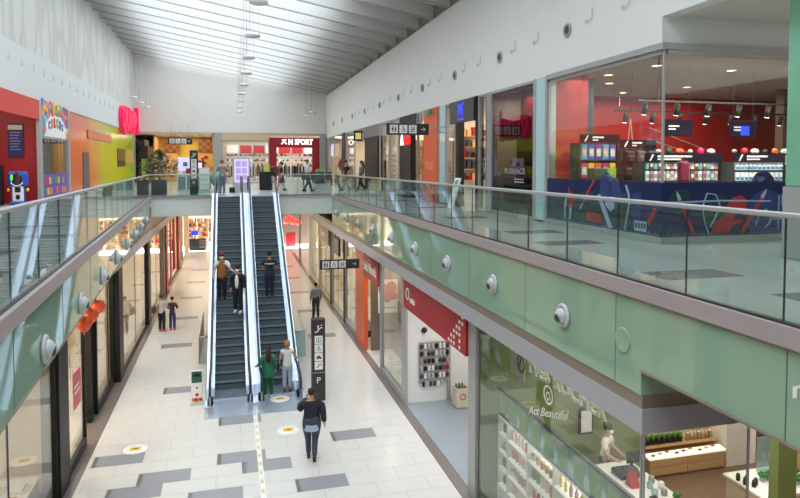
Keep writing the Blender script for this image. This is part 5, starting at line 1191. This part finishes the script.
tag(MB().tube([(-8.6,30.5,7.0),(-8.6,30.5,7.9)],.05,8).build('green_tube',mat('green neon',(60,230,120),.3,emit=2)),'green glowing tube inside the colourful shop','neon light')
for i in range(3): tag(MB().rbox(-10.6+i*1.1,30.0,Z,-9.9+i*1.1,30.6,Z+1.5,.04).box(-10.5+i*1.1,29.99,Z+.8,-10.0+i*1.1,30.0,Z+1.3,1).build('play_cabinet',[M[('slate','dred','navy')[i]],M['screen']]),'%s play cabinet behind the colourful shop glass' % ('grey','dark red','navy')[i],'arcade machine')
# printed wall, orange to lime
m = bpy.data.materials.new('orange to lime printed wall'); m.use_nodes = True; nt = m.node_tree; b = nt.nodes['Principled BSDF']; L = nt.links.new
tc = nt.nodes.new('ShaderNodeTexCoord'); sx = nt.nodes.new('ShaderNodeSeparateXYZ'); mr = nt.nodes.new('ShaderNodeMapRange'); mr.inputs[1].default_value = 33; mr.inputs[2].default_value = 53
nz = nt.nodes.new('ShaderNodeTexNoise'); nz.inputs['Scale'].default_value = .25; ad = nt.nodes.new('ShaderNodeMath'); ad.operation = 'MULTIPLY_ADD'; ad.inputs[1].default_value = .35
rp = nt.nodes.new('ShaderNodeValToRGB'); e = rp.color_ramp.elements; e[0].position = .15; e[0].color = lin((208,90,52)); e[1].position = .78; e[1].color = lin((172,190,34))
q = e.new(.34); q.color = lin((210,104,58)); q = e.new(.48); q.color = lin((204,150,78)); q = e.new(.6); q.color = lin((178,184,52))
L(tc.outputs['Object'], sx.inputs[0]); L(sx.outputs[1], mr.inputs[0]); L(tc.outputs['Object'], nz.inputs['Vector']); L(nz.outputs['Fac'], ad.inputs[0]); L(mr.outputs[0], ad.inputs[2]); L(ad.outputs[0], rp.inputs[0]); L(rp.outputs[0], b.inputs['Base Color'])
b.inputs['Roughness'].default_value = .22
struct('wall_printed', B(-7.4,32.45,6,-7.2,53.3,10.0), m)
struct('door_1', MB().box(-7.22,35.5,6,-7.17,36.9,8.15), mat('slate door',(72,74,84),.4))
tag(MB().box(-7.18,36.7,8.9,-7.15,43.5,9.35).build('lettering_board',mat('salmon board',(206,112,82),.4)),'faint salmon lettering board high on the printed wall','sign')
tag(MB().box(-7.2,45.8,7.4,-7.16,48.9,8.6).box(-7.16,46,7.45,-7.14,48.7,7.8,1).build('dark_picture',[mat('dark brown picture',(86,62,44),.3),M['black']]),'dark brown square panel on the lime end of the printed wall','picture')
tag(MB().box(-7.2,49.6,7.6,-7.16,52.8,8.6).build('tan_picture',mat('tan picture',(190,160,90),.4)),'tan square panel on the lime end of the printed wall','picture')
t = thing('roof_sign','tall hot pink letters standing out on the left upper wall','sign',(-7.12,0,0))
for i,(ch,z,h_) in enumerate((('Q',9.98,1.5),('U',9.98,1.55),('M',9.98,1.5),('P',9.96,1.5),('I',9.98,1.9))):
    MB().text(ch,h_,(.0,46.9+i*1.68,z),(0,1,0),.28,1.5 if ch != 'I' else .5,bold=.05).build('letter', M['pink'], t)
# dark kiosk at the far left corner
t = thing('dark_kiosk','dark brown kiosk with a lime panel at the corner of the yellow recess','kiosk',(-7.0,54.5,Z))
MB().box(0,0,0,.7,4.0,3.0).build('body', mat('dark brown kiosk',(50,40,36),.4), t); MB().box(.2,-.02,.5,.62,0,2.0).build('lime_panel', M['lime'], t); MB().box(-.1,-.3,3.0,.5,2.5,3.5).build('upper_box', mat('dark brown kiosk',(50,40,36),.4), t)
# yellow recess
struct('wall_yellow', MB().box(-7.2,62,6,-1.2,62.2,10.05), M['yellow'])
struct('wall_gold', MB().box(-6.3,58.5,6,-6.2,62,10.05).box(-1.35,54,6,-1.2,62,10.05), M['gold'])
struct('wall_gold_panels', MB().box(-5.9,61.6,6,-4.6,62,8.6).box(-2.9,61.6,6,-1.3,62,8.6), M['gold'])
struct('trim_40', MB().box(-7.2,54.0,9.93,8,54.3,10.12), M['beige'])
def checker(lab, x):
    mb = MB()
    for i in range(4):
        for j in range(4): mb.box(x+i*.34,61.5,8.65+j*.31,x+.34+i*.34,61.6,8.96+j*.31,(i+j)%2)
    mb.build('checker_panel',[mat('checker red',(140,32,28),.5),mat('checker green',(112,110,40),.5)],None,lab,'wall panel')
checker('red and green checkered panel left of the yellow wall',-5.7); checker('red and green checkered panel right of the yellow wall',-2.75)
t = thing('wall_lettering','small brown wall lettering with hearts under the right checkered panel','lettering',(-2.1,61.58,7.0)); MB().text('PLAZA',.26,(0,0,.1),(1,0,0),.02,1.2).build('letters', M['dred'], t)
for x,z,r_ in ((-.3,1.1,.12),(.0,1.25,.16),(-.1,.7,.1)): MB().sph((x-.07,0,z),(.09*r_/.12,.02,r_*.7),10).sph((x+.07,0,z),(.09*r_/.12,.02,r_*.7),10).prism([(x-r_*1.3,z-.02),(x+r_*1.3,z-.02),(x,z-r_*1.6)],'y',-.02,.0).build('heart', M['dred'], t)
n = 0
for j,y in enumerate((55.4,57.4,59.4,61)):
    for i,x in enumerate((-5.4,-4.1,-2.8,-1.9)): downlight(x,y,10.045,'ceiling light of the yellow recess, %s from the left in the %s row' % (ORD[i],ORD[j]),'ceiling lights in the yellow recess')
tag(MB().rbox(-3.0,59.5,Z,-2.2,60.2,Z+1.9,.03).box(-2.8,59.49,Z+1.2,-2.4,59.5,Z+1.7,1).build('ticket_machine',[mat('dark brown machine',(80,46,34),.4),M['screen']]),'dark brown machine standing deep in the yellow recess','machine')
# planters and tree
for i,x in enumerate((-4.5,-3.45)):
    t = thing('planter',('black square planter on the landing, left of two','black square planter with the bushy tree')[i],'planter',(x,34.3,Z)); MB().rbox(-.35,-.3,0,.35,.3,.75,.015).build('box', M['slate'], t); MB().box(-.31,-.26,.72,.31,.26,.74).build('soil', M['black'], t)
t = thing('potted_tree','bushy green tree growing in the right planter on the landing','tree',(-3.45,34.3,Z+.75))
mb = MB().tube([(0,0,-.02),(.03,0,.5),(0,.02,1.0)],[.05,.04,.03],8)
for k in range(7): a = k*.9; mb.tube([(0,0,.3+.09*k),(.45*math.cos(a),.35*math.sin(a),.6+.12*k)],[.02,.008],5)
mb.build('trunk', M['wood'], t)
mb = MB(); rr = random.Random(12)
for k in range(650):
    a = rr.uniform(0,2*PI); u = rr.random()**.6; zz = rr.uniform(.15,1.5); w_ = (.95 if zz < .9 else .95*(1.55-zz)/.65)*u
    c = Vector((w_*math.cos(a), w_*math.sin(a)*.7, zz)); d = Vector((rr.uniform(-1,1),rr.uniform(-1,1),rr.uniform(-.8,.5))).normalized()*.12; s_ = d.orthogonal().normalized()*.035
    mb.add([c-d,c+s_,c+d,c-s_],[(0,1,2,3)],rr.randrange(2))
mb.build('leaves',[M['dgreen'],mat('olive leaf',(84,92,58),.5,var=.3)], t)
# kiosk island behind the railing
t = thing('island_counter','white island counter with frosted panels behind the left landing railing','counter',(-2.9,38.2,Z))
MB().rbox(0,0,0,1.9,.9,.95,.02).build('body', M['white'], t); MB().rbox(-.04,-.04,.95,1.94,.94,1.0,.01).build('top', M['silver'], t)
for k in range(4): MB().box(.06+k*.46,-.015,.1,.46+k*.46,0,.85).build('front_panel', M['frost'], t)
for i,(x,c,h_) in enumerate([(-2.75,'white',.22),(-2.3,'red',.3),(-1.9,'green',.18),(-1.5,'white',.3)]): tag(MB().rbox(x-.12,38.45,Z+1.005,x+.12,38.7,Z+1.005+h_,.02).build('goods_box',M[c]),'%s box on the island counter' % ('low white','red','green','tall white')[i],'box')
t = thing('standing_screen','white framed lilac screen on the island counter left of the totem','screen',(-2.5,38.9,Z+1.0)); MB().rbox(-.42,-.05,.12,.42,.05,.95,.02).build('frame', M['white'], t); MB().box(-.36,-.056,.18,.36,-.05,.89).box(-.1,-.06,.42,.14,-.056,.66,1).build('display',[M['screen'],mat('teal picture',(40,140,150),.4)],t); MB().box(-.15,-.08,0,.15,.08,.13).build('foot', M['silver'], t)
t = thing('drawer_tower','pale drawer tower right of the dark totem on the landing','cabinet',(-1.35,36.6,Z))
MB().rbox(-.28,-.25,.1,.28,.25,1.35,.02).box(-.28,-.25,0,.28,.25,.1).build('body', mat('pale teal cabinet',(188,206,204),.4), t)
for k in range(4): MB().rbox(-.25,-.265,.15+k*.29,.25,-.25,.4+k*.29,.005).sph((0,-.28,.28+k*.29),.02,8).build('drawer', M['white'], t)
tag(MB().lathe([(0,-.02),(.45,-.02),(.45,.02),(0,.02)],(-.62,36.5,Z+.75),24,axis='y').box(-.66,36.45,Z,-.58,36.55,Z+.4).build('notice_disc',mat('sea green panel',(120,160,144),.2)),'round sea-green disc standing by the top of the left escalator','notice disc')
t = thing('advert_totem','pale grey advertising totem with a lilac screen between the escalators','advertising totem',(.61,36.2,Z))
MB().rbox(-.46,-.12,0,.46,.12,1.92,.02).build('case', M['silver'], t); MB().box(-.38,-.128,.55,.38,-.12,1.82).build('screen', M['screen'], t)
mb = MB()
for k in range(6): mb.box(-.3+.32*(k%2),-.134,.65+.38*(k//2),-.04+.32*(k%2),-.128,.95+.38*(k//2))
mb.build('picture_tiles', mat('violet lit tile',(184,160,220),.4,emit=.5), t)
t = thing('promo_desk','dark promotion desk with a yellow flyer right of the escalator top','desk',(2.15,39.2,Z)); MB().rbox(-.45,-.3,0,.5,.3,1.1,.02).build('body', M['black'], t); MB().box(-.2,-.12,1.1,.14,-.1,1.55).build('yellow_flyer', mat('yellow flyer',(214,214,90),.5), t); MB().rbox(.2,-.2,1.1,.45,.1,1.4,.04).build('display', M['slate'], t)
tag(MB().rbox(-.05,36.0,Z,.25,36.3,Z+.28,.05).build('bag_on_floor',M['black']),'small black bag on the landing floor left of the advertising totem','bag')
# far shops
struct('wall_far_portal', MB().box(3.15,53.85,6,3.75,54.2,9.76).box(6.7,53.85,6,7.3,54.2,9.76).box(3.75,53.85,8.95,6.7,54.2,9.76), M['dred'])
struct('pillar_far', MB().box(7.3,53.6,6,7.85,54.3,10.1).box(-1.25,53.9,6,-.62,54.3,10.1), M['alu'])
struct('trim_41', B(-.62,53.9,9.5,3.15,54.3,9.95), M['beige'])
frontx(54.0,-.62,3.15,6.02,9.5,(.7,1.9),'shopglass','alu',.08)
struct('wall_sports', MB().box(-1.2,63,6,8,63.2,10.05).box(8,54.3,6,8.2,63,10.05), M['white'])
t = thing('shop_sign','white lit capital letters on the dark red portal of the far sports shop','sign',(0,53.8,9.15))
MB().text('N SPORT',.46,(5.73,0,.05),(1,0,0),.06,2.0,bold=.02).build('letters', M['whitelit'], t)
MB().tube([(4.2,-.02,.42),(4.54,-.02,.42)],.04,6).tube([(4.42,-.02,.42),(4.16,-.02,.08)],.045,6).tube([(4.36,-.02,.28),(4.58,-.02,.08)],.045,6).build('runner_emblem', M['whitelit'], t)
for i in range(7):
    x = -.3+i*1.2
    t = thing('wall_shelf','white lit wall shelf deep in the far sports shop, %s from the left' % ORD[i],'shelving unit',(x,62.4,Z),0,'wall shelves in the sports shop')
    MB().box(0,.5,0,1.15,.56,3.0).build('back_panel', W_, t)
    for k in range(5): MB().box(0,0,.3+k*.5,1.15,.5,.33+k*.5).build('shelf', M['wood'] if k == 2 else M['white'], t)
    mb = MB(); rr = random.Random(40+i)
    for k in range(5):
        for j in range(6): mb.box(.04+j*.19,.1,.33+k*.5,.19+j*.19,.4,.33+k*.5+rr.uniform(.12,.3),rr.randrange(6))
    mb.build('packed_goods',[M['slate'],M['white'],M['black'],M['wood'],M['red'],M['beige']],t,kind='stuff')
    tag(MB().box(x+.05,62.2,Z+2.6,x+1.1,62.3,Z+3.35).build('wall_banner',M['red' if i in (1,2,4,5) else 'white']),'%s panel above the wall shelf in the sports shop, %s from the left' % ('red' if i in (1,2,4,5) else 'white',ORD[i]),'wall panel')
for i,(x,y,c) in enumerate([(.4,57,'wood'),(1.6,58.5,'slate'),(2.6,56.4,'wood'),(4.2,56.6,'black'),(5.0,58,'slate'),(5.8,56.2,'black'),(6.5,58.4,'wood')]):
    t = thing('clothes_rack','rack of dark clothes in the far sports shop, %s from the left' % ORD[i],'clothes rack',(x,y,Z),0,'clothes racks in the sports shop')
    MB().tube([(-.5,0,0),(-.5,0,1.45),(.5,0,1.45),(.5,0,0)],.02,6).build('frame', M['alu'], t)
    for k in range(7): MB().rbox(-.46+k*.135,-.2,.55,-.36+k*.135,.2,1.4,.03).build('garment', M[(c,'black','slate','wood','black','white',c)[k]], t)
for i,x in enumerate((-.2,1.0,2.3,4.2,5.3,6.4)): downlight(x,57.5,10.045,'ceiling light in the far sports shop, %s from the left' % ORD[i],'ceiling lights in the sports shop')
t = thing('bench_planter','low green planter by the red portal','planter',(7.0,51.8,Z)); MB().rbox(-.4,-.3,0,.4,.3,.6,.02).build('box', M['slate'], t); MB().sph((0,0,.85),(.4,.3,.35),12).sph((.2,.1,1.1),(.2,.2,.25),10).build('leaves', M['green'], t)
t = thing('seat_group','row of dark seats with grey backs near the far right corner','seat row',(6.0,47.5,Z))
for k in range(4): MB().rbox(-.9+k*.6,-.3,.4,-.4+k*.6,.25,.5,.03).rbox(-.9+k*.6,.2,.5,-.4+k*.6,.3,1.0,.03).build('seat', M['slate'], t)
for u in (-.8,1.3): MB().box(u,-.05,0,u+.08,.05,.4).build('leg', M['black'], t)
# ------------------------------------------------------------------ shop lighting
K = LK
# lower right
area('light_cosmetics',(8.5,10,4.05),5,4.5,130*K,NEUT); area('light_cosmetics_back',(12,11.5,4.05),4,4,110*K,WARM)
area('light_phones',(7.2,16.2,4.05),3,4.5,75*K,(1,.97,.93)); area('light_petals',(6.4,20.8,4.05),1.5,2.4,45*K,NEUT); area('light_entrance',(5.8,23.8,4.05),.8,2,30*K,WARM)
for y in (28.4,32,36.4,41,47,54): area('light_right_lower',(6.3,y,4.05),1.6,2.6,42*K,WARM)
# lower left
for y in (11.5,17.5,22.2,28,35.5,42.3,46.5,51): area('light_left_lower',(-6,y,4.05),3,3.2,170*K,WARM)
area('light_far_lower',(-1.5,60.2,4.9),5,3,60*K,(1,.9,.76)); area('light_far_doorway',(5.5,60,4.9),2,2,20*K,WARM)
for y in (36,42,48,54): area('light_under_landing',(.7,y,5.0),4,2,60*K,WARM)
# upper right
area('light_stationery',(11,13.6,9.7),5,4,190*K,NEUT); area('light_stationery_back',(13,17.8,9.7),6,2.5,110*K,NEUT)
area('light_dark_shop',(8.9,17.3,9.6),1,2.4,70*K,NEUT); area('light_emblem_shop',(9.6,21,9.7),2.2,3,100*K,WARM); area('light_bookshop',(10,28,9.7),3,3,60*K,WARM)
for y in (31,35,41.3,48.5,51.5): area('light_right_upper',(10.2,y,9.7),3,3,150*K,WARM)
# upper left and far end
area('light_arcade',(-9.6,24,9.9),3,5,110*K,WARM); area('light_circus',(-10,30,9.9),4,3,14*K,WARM)
area('light_yellow',(-3.8,58.2,9.95),4.4,6,200*K,WARM); area('light_sports',(3.5,58.5,9.95),8,7,420*K,(1,.95,.9))
area('fill_near_lower',(9,3,4.05),6,5,150*K,NEUT); area('fill_near_upper',(13,4,10.2),7,8,160*K,NEUT); area('fill_near_left',(-5,3,4.05),2,6,50*K,WARM)  # unseen fill lights, added to brighten the dark near end
area('light_stationery_racks',(10.5,10.95,8.95),4.5,.3,130*K,NEUT,(math.radians(35),0,0))
